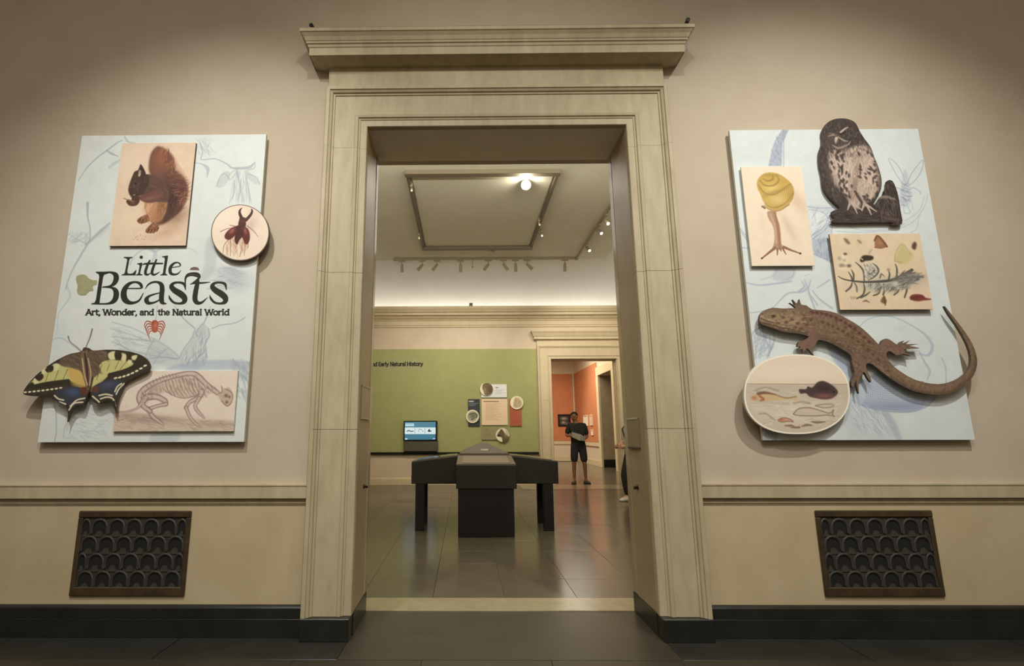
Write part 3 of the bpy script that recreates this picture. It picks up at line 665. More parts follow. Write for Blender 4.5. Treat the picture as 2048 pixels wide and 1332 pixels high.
cv.fill(head, (72, 52, 44), 1, 5); cv.fill([(946, 348), (985, 418), (968, 436), (940, 420)], (60, 42, 38), 1, 4); cv.fill([(932, 395), (948, 400), (942, 440), (926, 440)], (206, 180, 152), .85, 4); cv.blob((900, 510), 40, 40, (98, 74, 60), .6); cv.disc((893, 590), 10, 7, (214, 188, 166)); cv.disc((905, 500), 8, 9, (22, 18, 18)); cv.strokes(head, 110, 26, 1.9, [(56, 40, 36), (104, 80, 62), (88, 64, 52)], 2.6, .45)
cv.fill([(880, 590), (930, 600), (935, 640), (910, 670), (860, 672), (832, 640), (850, 622), (872, 628)], (78, 54, 42), 1, 5); cv.line([(815, 615), (850, 628), (890, 640)], 5, (150, 112, 84), .8); cv.blob((885, 650), 26, 14, (120, 84, 60), .7)
for f in ([(1000, 745), (960, 752), (920, 780), (925, 805), (960, 812), (1010, 790)], [(1060, 790), (1020, 820), (985, 860), (990, 884), (1040, 885), (1080, 862), (1085, 810)]): cv.fill(f, (140, 90, 62), 1, 4); cv.strokes(f, 30, 26, 2.2, [(96, 62, 46), (176, 124, 88)], 3, .6)
for x, y in ((930, 800), (950, 810), (1000, 880), (1020, 884), (1045, 884), (1070, 872)): cv.line([(x+14, y-26), (x, y+4)], [5, 2], (84, 54, 44), .9)
for x, y, dx, dy in ((885, 938, 10, -4), (905, 930, 4, -20), (918, 905, 6, 14), (915, 940, 14, -3), (942, 912, 3, -16), (950, 932, 12, 2), (968, 938, 10, -6), (985, 910, 4, 8)): cv.line([(x, y), (x+dx, y+dy)], 2.2, (140, 110, 82), .6)
plate(sL, 'squirrel_picture', R, YS, .018, cv, 'edged', 'tan rectangular picture of a red squirrel eating')
# beetle disc
YD = YBD-.036
cen = (40+1724/3.917, 240+880/3.917)
t = np.linspace(0, 2*PI, 48, endpoint=False)
dp = cpx(40, 240, 3.917, np.stack([1724+228*np.cos(t), 882+220*np.sin(t)], 1)); dw = onY(dp, YD)
R = (dw[:, 0].min()-.003, dw[:, 1].min()-.003, dw[:, 0].max()+.003, dw[:, 1].max()+.003)
cv = Canvas(*R, YD, PPM, (229, 208, 186)); cv.mottle(1.4, 30); c = cv.crop(40, 240, 3.917)
cv.blob((1560, 760), 140, 140, (236, 218, 200), .8); cv.blob((1800, 830), 50, 90, (196, 160, 146), .6, .5)
cv.line(np.stack([1724+226*np.cos(np.append(t, 0)), 882+218*np.sin(np.append(t, 0))], 1), 5, (88, 74, 58), .85)
for q in ([(1645, 825), (1680, 832), (1705, 850)], [(1570, 875), (1630, 850), (1690, 850)], [(1780, 830), (1830, 870), (1865, 915)], [(1650, 930), (1650, 1000), (1648, 1065)], [(1640, 930), (1600, 980), (1590, 1040)], [(1740, 960), (1735, 1010), (1722, 1070)], [(1755, 950), (1762, 1010), (1756, 1060)], [(1790, 930), (1785, 1000)]): cv.line(q, [4, 3, 2][:len(q)], (138, 100, 72), .75)
cv.strokes([(1640, 930), (1790, 930), (1760, 1060), (1600, 1040)], 60, 70, 1.5, [(196, 150, 112), (176, 124, 90)], 3, .45)
for s, P in ((-1, [(1700, 830), (1650, 850), (1610, 890), (1605, 925), (1640, 938), (1690, 900), (1710, 850)]), (1, [(1745, 830), (1785, 855), (1800, 900), (1795, 950), (1770, 975), (1740, 920), (1730, 860)]), (0, [(1700, 830), (1745, 830), (1750, 900), (1720, 940), (1700, 975), (1680, 940), (1690, 880)])):
    cv.fill(P, (98, 42, 36) if s else (80, 38, 32), 1, 4)
cv.blob((1660, 870), 18, 30, (166, 96, 84), .9, .7); cv.blob((1765, 870), 14, 30, (158, 88, 76), .9, -.4)
cv.fill([(1715, 790), (1740, 775), (1765, 790), (1768, 830), (1742, 850), (1712, 832)], (84, 42, 38), 1, 3); cv.fill([(1725, 760), (1770, 770), (1760, 800), (1720, 795)], (98, 52, 44), 1, 3)
cv.line([(1738, 775), (1722, 735), (1722, 710), (1738, 690)], [13, 11, 8, 3], (78, 50, 42)); cv.line([(1770, 785), (1805, 745), (1818, 715), (1812, 698)], [13, 11, 8, 3], (78, 50, 42))
o = printed('beetle_disc', dw, YD, YD+.022, cv, 'edged', sL, 'round cream disc with a dark red stag beetle'); post(o, *dw.mean(0), YD+.022, YBD)
# skeleton print
YK = YBD-.020
R = rect_px((236, 742), (475, 742), (228.5, 862.5), (467.5, 862.5), YK)
cv = Canvas(*R, YK, PPM, (227, 209, 192)); cv.mottle(1.5, 40); c = cv.crop(30, 560, 3.8057)
B1, B2 = (148, 120, 108), (176, 150, 134)
cv.fill([(740, 1010), (860, 1005), (1000, 1020), (1150, 1045), (1300, 1055), (1700, 1080), (1700, 1170), (740, 1170)], (206, 184, 164), .9, 10); cv.blob((1050, 1060), 240, 34, (160, 134, 118), .7); cv.blob((1500, 1100), 200, 30, (170, 146, 130), .6); cv.blob((850, 1040), 90, 30, (174, 148, 132), .6); cv.strokes([(760, 1020), (1680, 1080), (1680, 1150), (760, 1150)], 160, 60, .15, [B1, B2, (222, 204, 186)], 3, .35)
def bone(p, r, a=.85): cv.line(p, [x*1.45 for x in r] if isinstance(r, list) else r*1.45, B1, a, 3); cv.line(p, [x*.75 for x in r] if isinstance(r, list) else r*.75, (219, 200, 184), .75, 3)
cv.fill([(990, 830), (1100, 760), (1250, 725), (1350, 710), (1420, 740), (1500, 830), (1430, 890), (1280, 900), (1140, 850), (1050, 900), (960, 960), (940, 900)], (206, 182, 164), .8, 14)
bone([(960, 950), (945, 890), (985, 830), (1090, 770), (1220, 730), (1340, 710), (1400, 740), (1450, 790), (1540, 860)], [13, 16, 18, 15, 14, 15, 16, 14, 13])
for k in range(22): a = k/21; x, y = 1000+a*520, 822-100*math.sin(PI*min(1, a*1.25+.05))*.95; cv.line([(x-4, y-12), (x+8, y+12)], [3, 5], B1, .6)
for k in range(10): x = 1140+k*27; cv.line([(x, 765-k*2), (x+20+k, 830), (x+50+k*3, 880+k*1.5)], [5, 6, 3], B1, .6, 2)
cv.line([(1150, 850), (1250, 895), (1340, 890), (1420, 860)], 5, B1, .6)
cv.fill([(1040, 820), (1100, 800), (1120, 850), (1060, 890), (1010, 870)], B2, .6, 6)
bone([(1000, 890), (1080, 890), (1140, 920), (1150, 945)], [20, 16, 14, 10]); bone([(1150, 945), (1080, 960), (1010, 985)], [12, 10, 12]); bone([(1010, 980), (1050, 1040), (1100, 1080), (1130, 1105)], [12, 12, 9, 5]); bone([(990, 900), (970, 950), (1030, 1000)], [18, 14, 12])
bone([(960, 940), (930, 975), (860, 1000), (780, 1005)], [10, 7, 5, 3])
bone([(1420, 850), (1400, 890), (1330, 930), (1300, 970)], [18, 14, 11, 11]); bone([(1300, 970), (1330, 1040), (1370, 1090), (1410, 1120)], [10, 9, 8, 4]); bone([(1400, 900), (1370, 960), (1400, 1010), (1440, 1050)], [12, 10, 9, 5])
cv.fill([(1540, 860), (1580, 840), (1570, 810), (1600, 830), (1620, 815), (1650, 850), (1650, 910), (1630, 955), (1590, 950), (1560, 910)], (196, 172, 154), 1, 5)
for p, r in (((1605, 880), 14), ((1630, 890), 10), ((1610, 930), 12)): cv.disc(p, r, r, (134, 106, 96), .9, 4)
for q in ([(1570, 810), (1575, 850), (1545, 865)], [(1600, 830), (1650, 860), (1650, 920), (1615, 960), (1570, 920)]): cv.line(q, 4, B1, .8)
cv.strokes([(960, 820), (1360, 720), (1520, 850), (1300, 900), (1150, 850), (960, 950)], 220, 34, 1.2, [B1, B2, (226, 210, 194)], 3, .45)
plate(sL, 'skeleton_picture', R, YK, .018, cv, 'edge', 'cream rectangular print of a walking animal skeleton')
# butterfly cut-out
YF_ = YBD-.055
bo = [(500, 545), (420, 562), (340, 598), (240, 660), (150, 735), (85, 812), (62, 862), (100, 880), (200, 885), (282, 878), (300, 912), (350, 935), (385, 958), (404, 1020), (398, 1080), (430, 1000), (470, 952), (522, 955), (545, 895), (566, 848), (582, 895), (602, 930), (642, 942), (700, 915), (735, 928), (758, 985), (772, 1015), (776, 950), (792, 880), (828, 800), (852, 772), (930, 732), (1010, 692), (1028, 655), (1000, 602), (930, 560), (820, 536), (700, 530), (592, 536), (552, 515), (522, 515)]
bp = cpx(30, 560, 3.8057, spl(bo, 3, True)); bw = onY(bp, YF_)
R = (bw[:, 0].min()-.003, bw[:, 1].min()-.003, bw[:, 0].max()+.003, bw[:, 1].max()+.003)
cv = Canvas(*R, YF_, PPM, (58, 50, 36)); c = cv.crop(30, 560, 3.8057); YE = (196, 190, 118); DK = (56, 48, 36)
cv.mottle(2, 12)
# fore wings
cv.fill([(105, 800), (170, 735), (260, 670), (330, 640), (460, 680), (500, 700), (540, 800), (470, 790), (400, 765), (300, 775), (160, 800)], YE, 1, 5); cv.fill([(400, 660), (500, 690), (545, 830), (440, 800)], (206, 164, 84), .8, 16)
cv.fill([(640, 650), (700, 610), (860, 620), (900, 640), (840, 680), (720, 715), (700, 740), (600, 830), (580, 840), (600, 740)], YE, 1, 5)
for s in ([(345, 600), (430, 566), (500, 556), (530, 640), (520, 690), (440, 670), (350, 650)], [(560, 545), (690, 545), (700, 600), (640, 640), (650, 700), (590, 740), (560, 660)]): cv.fill(s, (104, 84, 66), 1, 8); cv.strokes(s, 50, 60, .6, [(84, 66, 52), (126, 104, 82)], 4, .5)
for s in ([(270, 660), (310, 635), (340, 650), (320, 690), (280, 690)], [(140, 760), (170, 740), (180, 790), (150, 800)], [(200, 690), (240, 665), (240, 700), (215, 720)], [(710, 560), (760, 545), (770, 600), (720, 606)], [(805, 560), (845, 570), (840, 620), (805, 606)], [(890, 580), (930, 575), (915, 610), (890, 606)], [(860, 610), (890, 615), (880, 640), (860, 640)]): cv.fill(s, (214, 208, 154), 1, 5)
for s in ([(230, 680), (285, 650), (290, 690), (250, 705)], [(150, 735), (205, 715), (215, 745), (180, 770)], [(100, 800), (135, 780), (150, 820), (110, 830)], [(760, 552), (810, 560), (805, 605), (765, 605)]): cv.fill(s, DK, 1, 4)
for q in ([(330, 690), (300, 770)], [(260, 690), (230, 780)], [(400, 680), (360, 770)], [(720, 640), (700, 690)], [(790, 620), (760, 680)], [(850, 620), (800, 680)], [(660, 650), (620, 760)]): cv.line(q, 3, (122, 112, 66), .8)
cv.line([(110, 820), (240, 800), (400, 775)], [16, 24, 20], DK, 1, 4); cv.line([(100, 840), (240, 840), (380, 815)], [14, 22, 20], (66, 56, 42), 1, 4); cv.line([(720, 725), (840, 700), (950, 650), (1000, 620)], [16, 24, 24, 20], DK, 1, 4); cv.line([(740, 750), (860, 720), (1000, 665)], [10, 16, 18], (66, 56, 42), 1, 4)
for k in range(9): a = k/8; cv.disc((78+270*a, 855-6*math.sin(a*3)-32*a*a), 13, 7, (222, 214, 176), 1, 2, -.15)
for k in range(8): a = k/7; cv.disc((765+225*a, 748-30*a-65*a*a), 15, 7.5, (222, 214, 176), 1, 2, -.35)
# hind wings
cv.fill([(300, 860), (400, 815), (500, 820), (550, 850), (520, 940), (400, 960), (340, 930)], (58, 58, 66), 1, 5); cv.blob((440, 855), 70, 36, (70, 86, 120), .9, .1); cv.fill([(500, 820), (560, 820), (556, 860), (520, 880), (496, 860)], (98, 56, 44), 1, 4)
cv.fill([(600, 810), (700, 765), (800, 770), (830, 800), (780, 880), (640, 900), (590, 870)], (58, 58, 66), 1, 5); cv.blob((710, 800), 70, 34, (74, 80, 108), .9, -.25); cv.disc((610, 832), 28, 26, (104, 62, 48), 1, 3)
for q in ([(300, 880), (330, 905), (370, 915)], [(340, 930), (385, 945)], [(410, 990), (450, 940), (515, 930)], [(420, 960), (470, 915), (530, 900)], [(590, 885), (625, 915), (640, 930)], [(640, 880), (690, 870), (740, 880)], [(650, 905), (700, 892), (745, 905), (765, 960)], [(770, 870), (790, 830), (830, 790)], [(760, 850), (780, 810), (810, 790)]): cv.line(q, 6, (218, 206, 168), .95, 2)
cv.line([(395, 960), (402, 1060)], [10, 4], DK); cv.line([(752, 930), (770, 1005)], [10, 4], DK)
# body
cv.fill([(510, 520), (550, 520), (556, 600), (585, 700), (575, 790), (556, 840), (530, 780), (512, 690), (500, 600)], (120, 92, 72), 1, 5); cv.line([(530, 560), (545, 660), (558, 820)], [5, 9, 3], (64, 48, 40), 1, 3); cv.line([(512, 600), (528, 720), (550, 800)], 5, (198, 172, 126), .9, 3); cv.line([(556, 600), (576, 710), (568, 800)], 5, (190, 164, 118), .9, 3); cv.disc((528, 528), 22, 14, (84, 64, 54), 1, 3)
o = printed('butterfly_cutout', bw, YF_, YF_+.016, cv, 'edged', sL, 'yellow and black swallowtail butterfly cut to its outline')
for u, v in ((140, 758), (225, 765)): post(o, *at(u, v, YF_), YF_+.016, YBD if u > 150 else YBD)
# ---------------------------------------------------------------- right board
RB = rect_px((1457, 260), (1836, 258), (1528, 880), (1950, 880), YBD)
sR = sign('sign_board', *RB, 'pale blue exhibition sign board with owl, lizard and snail cutouts', 'exhibition sign boards on the hall wall')
cv = Canvas(*RB, YBD, PPM, (207, 214, 212), .93); cv.mottle(1.6, 60); c = cv.crop(1440, 220, 3.917)
BG = (150, 160, 180)
def sketch(pts, r=5, a=.65, col=BG): cv.line(pts, r, col, a, 2.2)
cv.fill([(490, 150), (542, 150), (490, 260), (482, 440), (378, 440), (400, 340), (430, 240)], BG, .75, 5, False); cv.strokes([(490, 155), (530, 155), (480, 300), (478, 435), (385, 435), (420, 260)], 90, 26, 1.2, [(128, 136, 160), (180, 188, 200)], 3, .5)
for q in ([(520, 150), (500, 230), (500, 440)], [(150, 920), (200, 980), (240, 1010)], [(160, 950), (220, 1030)], [(170, 1080), (240, 1085)]): sketch(q, 6, .5)
# insect on the right
for s in (-1, 1):
    sketch([(1445, 600), (1390, 520), (1340, 430), (1320, 380), (1370, 410), (1420, 480), (1450, 560)] if s < 0 else [(1460, 590), (1500, 500), (1560, 420), (1590, 395), (1580, 470), (1530, 550), (1470, 600)], 4, .6)
    sketch([(1450, 650), (1450+s*60, 610), (1450+s*115, 640), (1450+s*120, 660)], 5, .55); sketch([(1450, 700), (1450+s*50, 720), (1450+s*60, 780)], 4, .4)
cv.fill([(1440, 480), (1460, 480), (1490, 600), (1500, 690), (1470, 760), (1430, 760), (1405, 690), (1420, 590)], BG, .35, 8); cv.strokes([(1440, 500), (1490, 620), (1480, 750), (1420, 750)], 70, 40, .3, [(128, 138, 158), (196, 202, 208)], 4, .5); sketch([(1470, 760), (1490, 800), (1450, 810), (1435, 770)], 4, .5)
for q in ([(1630, 660), (1600, 760), (1520, 870), (1430, 920)], [(1600, 680), (1560, 790), (1450, 870)], [(1560, 820), (1540, 930), (1490, 960)], [(1560, 160), (1650, 300), (1700, 460)]): sketch(q, 4, .38)
# folded petals in the middle
cv.fill([(690, 760), (780, 750), (880, 770), (905, 830), (860, 960), (800, 1010), (730, 1030), (720, 1000), (800, 930), (840, 830)], BG, .28, 12)
cv.fill([(725, 1030), (820, 1000), (870, 1010), (880, 1190), (800, 1160), (735, 1130)], BG, .55, 8)
for q in ([(680, 755), (770, 770), (880, 765)], [(890, 800), (830, 930), (730, 1010)], [(860, 830), (810, 920), (725, 980)], [(880, 900), (870, 1000), (880, 1180)], [(700, 780), (800, 800), (850, 850)], [(740, 1130), (870, 1190)]): sketch(q, 5, .6)
cv.strokes([(740, 1030), (860, 1010), (875, 1180), (745, 1120)], 90, 40, 1.6, [(128, 138, 162), (190, 198, 206)], 3, .4); cv.strokes([(700, 770), (880, 780), (800, 1000), (730, 1000)], 60, 70, -.9, [BG, (226, 230, 228)], 4, .35)
for q in ([(980, 900), (1100, 940), (1300, 935), (1450, 890)], [(920, 950), (1080, 960), (1400, 940)], [(440, 1250), (430, 1290), (330, 1330)], [(580, 1250), (570, 1300), (520, 1330)], [(660, 1300), (700, 1290)]): sketch(q, 4, .4)
cv.fill([(440, 1240), (585, 1240), (560, 1330), (420, 1330)], BG, .35, 8)
c.crop(1440, 560, 3.7926)
for q in ([(200, 20), (300, 40), (480, 20), (540, 10)], [(640, 0), (660, 60), (620, 90), (520, 100), (460, 150), (400, 210), (300, 240), (220, 250)], [(690, 0), (670, 70), (690, 140), (720, 220)], [(700, 80), (760, 150), (850, 215)], [(690, 120), (740, 190)], [(620, 10), (640, 50), (600, 85)], [(740, 60), (830, 0)], [(240, 420), (270, 380), (340, 350)], [(320, 360), (340, 450), (390, 520)], [(405, 400), (410, 470), (360, 580)]): sketch(q, [4, 7, 8, 7, 5, 4, 4, 4][:len(q)], .55)
cv.strokes([(250, 420), (330, 380), (400, 480), (380, 580), (260, 600)], 110, 70, 1.9, [BG, (170, 178, 190)], 3, .45); cv.strokes([(340, 1130), (440, 1140), (430, 1210), (340, 1210)], 60, 60, 1.2, [BG], 3, .4)
# large snail shell behind the lizard
sketch([(1060, 350), (1120, 300), (1230, 272), (1340, 290), (1460, 350), (1560, 420), (1610, 500), (1580, 570), (1510, 560)], [3, 4, 5, 5, 6, 9, 12, 10, 4], .5)
sketch([(1510, 540), (1550, 620), (1590, 690), (1570, 760)], [5, 8, 8, 4], .5); sketch([(1680, 590), (1710, 660), (1715, 780)], 5, .45)
sh = [(805, 495), (880, 520), (960, 590), (1000, 680), (1080, 760), (1200, 700), (1330, 760), (1460, 840), (1640, 880), (1570, 955), (1430, 1000), (1260, 990), (1110, 965), (1020, 920), (970, 830), (960, 740), (900, 660), (850, 590)]
cv.fill(sh, (160, 172, 196), .55, 10); cv.setclip(sh, 4)
for k in range(30):
    a = k/29; x0, y0 = 1040+a*480, 640+a*120; sketch([(x0-60, y0+10), (x0+20, y0+110-20*a), (x0+30+40*(1-a), y0+250-90*a), (x0-30, y0+400-120*a)], 3.4, .5, (124, 136, 166))
for k in range(22): y0 = 620+k*17; sketch([(880, y0-40), (1080, y0+60), (1300, y0+115), (1650, y0+90)], 3, .5, (196, 206, 216))
cv.blob((1330, 960), 320, 40, (128, 140, 172), .55); cv.blob((900, 600), 50, 120, (140, 152, 182), .5, -.5); cv.clip = None
sketch([(1000, 910), (1110, 965), (1260, 995), (1430, 1002), (1560, 965), (1640, 885)], 5, .6)
cv.fill([(1270, 990), (1330, 1080), (1380, 1210), (1340, 1210), (1290, 1110), (1230, 1010)], BG, .45, 10); cv.fill([(980, 900), (1240, 1000), (1330, 1200), (1000, 1200), (940, 1000)], BG, .18, 30); cv.strokes([(990, 900), (1230, 1000), (1300, 1150), (1050, 1150)], 120, 90, .9, [BG, (222, 227, 228)], 4, .3)
printed('board', rect(*RB), YBD, YBD+.022, cv, 'edge', sR)
# snail print
YS = YBD-.026
R = rect_px((1482.5, 334.5), (1605, 332), (1503.5, 531.5), (1627.5, 531.5), YS)
cv = Canvas(*R, YS, PPM, (231, 211, 184)); cv.mottle(1.2, 40); c = cv.crop(1440, 220, 3.917)
cv.blob((420, 640), 160, 200, (238, 214, 186), .7); cv.blob((610, 720), 60, 120, (212, 180, 152), .75, -.5); cv.blob((540, 920), 36, 130, (212, 184, 158), .8, -.35); cv.blob((330, 860), 30, 100, (222, 196, 168), .5)
sh = [(370, 490), (440, 495), (500, 525), (555, 575), (578, 630), (570, 690), (530, 745), (470, 780), (420, 785), (370, 760), (335, 710), (320, 665), (295, 620), (290, 560), (320, 515)]
cv.fill(sh, (196, 160, 72), 1, 5); cv.setclip(sh, 4); cv.blob((400, 610), 70, 40, (222, 192, 104), .9); cv.blob((450, 700), 80, 50, (226, 198, 122), .9); cv.blob((560, 690), 30, 90, (158, 120, 52), .6); cv.blob((440, 640), 140, 14, (150, 116, 54), .6, -.35); cv.blob((390, 510), 80, 14, (160, 126, 62), .5)
for q in ([(300, 590), (350, 650), (430, 660), (520, 600), (560, 575)], [(310, 550), (350, 590), (420, 590), (460, 550), (440, 510)], [(340, 540), (370, 555), (410, 545), (415, 515)], [(345, 735), (420, 765), (510, 730), (575, 650)]): cv.line(q, [4, 6, 7, 5, 4][:len(q)], (148, 114, 56), .7, 3)
for k in range(34): a = k/33; cv.line([(330+a*230, 650-60*a), (345+a*220, 720-40*a), (380+a*150, 780-50*a)], 2.6, (170, 136, 66) if k % 2 else (218, 188, 110), .4)
cv.clip = None
cv.line([(345, 750), (380, 775), (420, 790), (470, 785), (540, 740)], 6, (172, 136, 86), .9); cv.line([(330, 755), (350, 770)], 7, (120, 96, 66), .9)
bd = [(370, 800), (400, 790), (435, 785), (445, 840), (465, 900), (475, 980), (480, 1050), (510, 1075), (460, 1095), (415, 1085), (425, 1030), (425, 960), (410, 900), (380, 850)]
cv.fill(bd, (178, 138, 106), 1, 5); cv.line([(425, 800), (450, 900), (462, 1000), (468, 1080)], [6, 9, 9, 8], (146, 104, 78), .6, 5); cv.line([(395, 820), (430, 920), (440, 1040)], 8, (206, 168, 136), .7, 5)
for q in ([(430, 1080), (380, 1120), (325, 1165)], [(500, 1075), (560, 1100), (632, 1125)]): cv.line(q, [12, 8, 5], (148, 106, 82))
for q in ([(450, 1090), (448, 1135)], [(470, 1085), (478, 1105)], [(490, 1085), (515, 1130)]): cv.line(q, [8, 4], (150, 108, 84))
cv.disc((328, 1162), 8, 7, (88, 62, 50)); cv.disc((627, 1124), 9, 8, (88, 62, 50))
o = plate(sR, 'snail_picture', R, YS, .012, cv, 'edge', 'cream upright picture of a yellow shelled snail'); post(o, (R[0]+R[2])/2, (R[1]+R[3])/2, YS+.012, YBD)
# plants and insects print
YS = YBD-.032
R = rect_px((1659.5, 470), (1839.5, 465), (1680, 619), (1866.5, 619), YS)
cv = Canvas(*R, YS, PPM, (217, 194, 160)); cv.mottle(2.2, 40); c = cv.crop(1640, 450, 7.0115)
for p, rx, ry in (((1000, 400), 200, 160), ((1450, 900), 140, 300), ((500, 1100), 300, 60)): cv.blob(p, rx, ry, (222, 188, 166), .5)
cv.blob((1170, 460), 160, 180, (204, 192, 134), .5)
D1, D2_, D3 = (104, 100, 88), (140, 140, 130), (74, 72, 62)
cv.blob((1000, 820), 420, 90, (150, 148, 138), .7, -.08); cv.blob((1250, 760), 190, 55, (128, 122, 122), .7, -.15); cv.blob((720, 680), 110, 120, (178, 176, 164), .7); cv.blob((720, 870), 130, 60, (172, 170, 160), .6)
cv.line([(255, 720), (330, 760), (450, 785), (620, 800), (800, 795), (1000, 775), (1200, 710), (1300, 630)], [5, 9, 11, 14, 16, 18, 16, 10], D3, .95, 3)
for q in ([(500, 525), (570, 590), (610, 660), (620, 780)], [(740, 540), (800, 590), (820, 650), (770, 720), (690, 770)], [(400, 660), (440, 730), (455, 785)], [(440, 630), (470, 690), (470, 780)], [(455, 790), (430, 870), (365, 930)], [(465, 790), (510, 860), (518, 935)], [(610, 810), (625, 900), (600, 980), (520, 1030)], [(700, 940), (640, 985), (570, 1020)], [(820, 810), (845, 880), (820, 960), (750, 990)], [(1055, 550), (1078, 620), (1075, 720)], [(965, 650), (975, 700), (960, 770)], [(1130, 840), (1100, 920), (1040, 980)], [(1225, 830), (1215, 920), (1185, 1015)], [(890, 830), (900, 920), (885, 980)], [(1000, 770), (1150, 700), (1290, 620)], [(1050, 760), (1200, 730), (1450, 730)], [(1100, 800), (1240, 800), (1380, 760)], [(1150, 680), (1190, 640)], [(1250, 690), (1340, 660)], [(900, 720), (860, 690), (840, 740)], [(640, 620), (700, 690), (760, 640)], [(660, 560), (700, 600), (690, 660)]): cv.line(q, [6, 12, 11, 10, 6][:len(q)] if len(q) > 2 else [10, 4], D3 if q[0][0] % 3 else D1, .85, 3)
cv.strokes([(640, 840), (1000, 840), (1300, 760), (1250, 880), (1050, 930), (820, 930)], 220, 80, lambda x, y: 2.2 if x < 1000 else -.4, [D1, D2_, D3, (196, 190, 176)], 6, .5); cv.strokes([(1000, 760), (1250, 650), (1440, 720), (1300, 830)], 130, 110, -.35, [D1, D2_, (112, 104, 108)], 6, .5); cv.strokes([(600, 560), (740, 540), (820, 640), (700, 770), (630, 760)], 100, 70, 1.0, [D1, (190, 188, 176), (206, 202, 188)], 5, .5)
cv.blob((1060, 830), 60, 40, (206, 200, 188), .8)
cv.fill([(1065, 440), (1150, 270), (1210, 350), (1290, 420), (1270, 490), (1150, 540), (1060, 500)], (192, 178, 112), .75, 12); cv.line([(1050, 500), (1060, 400), (1150, 270), (1280, 420)], 8, (160, 146, 92), .5, 5); cv.line([(1050, 510), (1140, 530)], 9, (150, 134, 84), .5, 5)
cv.fill([(765, 210), (800, 150), (840, 170), (920, 250), (940, 300), (850, 330), (770, 315)], (158, 106, 70), 1, 6, False); cv.line([(765, 220), (800, 155), (850, 185), (940, 305)], 11, (104, 62, 44), .9, 4); cv.line([(770, 315), (850, 325), (935, 305)], 9, (120, 80, 54), .8, 5); cv.blob((830, 250), 50, 40, (176, 124, 84), .7)
cv.fill([(335, 190), (380, 200), (420, 260), (390, 270), (350, 230)], (118, 98, 74), .9, 8); cv.fill([(520, 215), (550, 215), (585, 250), (560, 260)], (130, 112, 92), .85, 8); cv.fill([(1300, 260), (1330, 240), (1355, 270), (1340, 340), (1310, 345), (1285, 310)], (98, 68, 54), 1, 8)
cv.fill([(560, 500), (590, 440), (650, 425), (740, 440), (745, 480), (700, 500), (640, 505), (590, 525)], (62, 50, 42), 1, 6); cv.line([(580, 470), (600, 490)], 8, (190, 170, 130)); cv.line([(690, 400), (720, 350)], 12, (170, 156, 136), .7, 6)
for p, rx, ry in (((280, 465), 30, 28), ((350, 410), 26, 18), ((340, 495), 16, 14), ((400, 570), 34, 26), ((310, 570), 42, 26)): cv.disc(p, rx, ry, (134, 120, 100), .8, 10)
cv.blob((320, 450), 60, 50, (232, 220, 190), .7); cv.blob((370, 540), 60, 26, (230, 218, 190), .5); cv.disc((355, 408), 20, 14, (84, 70, 58), .9, 6); cv.disc((410, 575), 22, 16, (104, 84, 66), .9, 6); cv.blob((320, 610), 60, 24, (232, 220, 190), .6)
cv.fill([(1255, 1020), (1290, 980), (1370, 970), (1440, 985), (1480, 1020), (1550, 1035), (1540, 1050), (1440, 1060), (1370, 1070), (1290, 1055)], (122, 56, 44), 1, 6); cv.line([(1270, 1040), (1400, 1000), (1460, 1020)], 8, (92, 44, 38), .7, 5)
cv.fill([(850, 1060), (890, 1000), (930, 1050), (930, 1090), (900, 1105), (860, 1085)], (128, 94, 60), 1, 6); cv.line([(900, 1000), (915, 1120)], 9, (86, 62, 44), .8, 5); cv.line([(600, 1075), (645, 1062), (690, 1085)], [4, 12, 5], (110, 92, 68), .9, 5); cv.disc((960, 630), 20, 18, (164, 122, 86), .9, 8)
for k in range(5): cv.line([(430+k*16, 1000+8*(k % 2)), (440+k*18, 1040)], 4, (128, 112, 86), .7)
M['edget'] = mat('picture_edge_tan', (150, 118, 96), .6)
o = plate(sR, 'plant_and_insect_picture', R, YS, .013, cv, 'edget', 'tan landscape picture of a leafy twig with insects'); post(o, (R[0]+R[2])/2, (R[1]+R[3])/2, YS+.013, YBD)
# owl cut-out
YS = YBD-.030
oo = [(830, 112), (880, 77), (950, 65), (1020, 76), (1065, 106), (1092, 160), (1130, 222), (1180, 290), (1210, 370), (1242, 450), (1265, 540), (1262, 620), (1238, 680), (1288, 664), (1286, 640), (1306, 600), (1310, 555), (1350, 555), (1382, 620), (1402, 700), (1415, 790), (1426, 892), (1338, 897), (1332, 880), (905, 882), (900, 845), (876, 797), (930, 775), (938, 760), (900, 722), (850, 668), (812, 600), (800, 500), (782, 420), (780, 330), (804, 250), (800, 170)]
op = cpx(1440, 220, 3.917, spl(oo, 3, True)); ow = onY(op, YS)
R = (ow[:, 0].min()-.003, ow[:, 1].min()-.003, ow[:, 0].max()+.003, ow[:, 1].max()+.003)
cv = Canvas(*R, YS, PPM, (62, 52, 46)); cv.mottle(2.5, 14); c = cv.crop(1440, 220, 3.917); O1, O2, O3 = (58, 48, 43), (92, 80, 72), (186, 162, 144)
chest = [(850, 340), (900, 320), (960, 330), (1010, 300), (1080, 280), (1150, 280), (1190, 330), (1225, 440), (1248, 540), (1240, 620), (1200, 690), (1150, 720), (1120, 700), (1080, 770), (1030, 740), (960, 640), (900, 580), (860, 460)]
cv.fill(chest, (184, 162, 146), 1, 14); cv.blob((1060, 560), 34, 220, (130, 106, 92), .75, .22); cv.blob((880, 560), 30, 160, (96, 80, 70), .7, -.25); cv.blob((1250, 560), 24, 160, (96, 82, 74), .7); cv.blob((990, 460), 60, 130, (200, 178, 160), .7); cv.blob((1160, 480), 60, 150, (194, 172, 154), .7); cv.blob((990, 350), 150, 30, O1, .5)
cv.strokes(chest, 340, 34, 1.7, [(216, 194, 176), (160, 136, 120), (206, 184, 166)], 4, .45, .3)
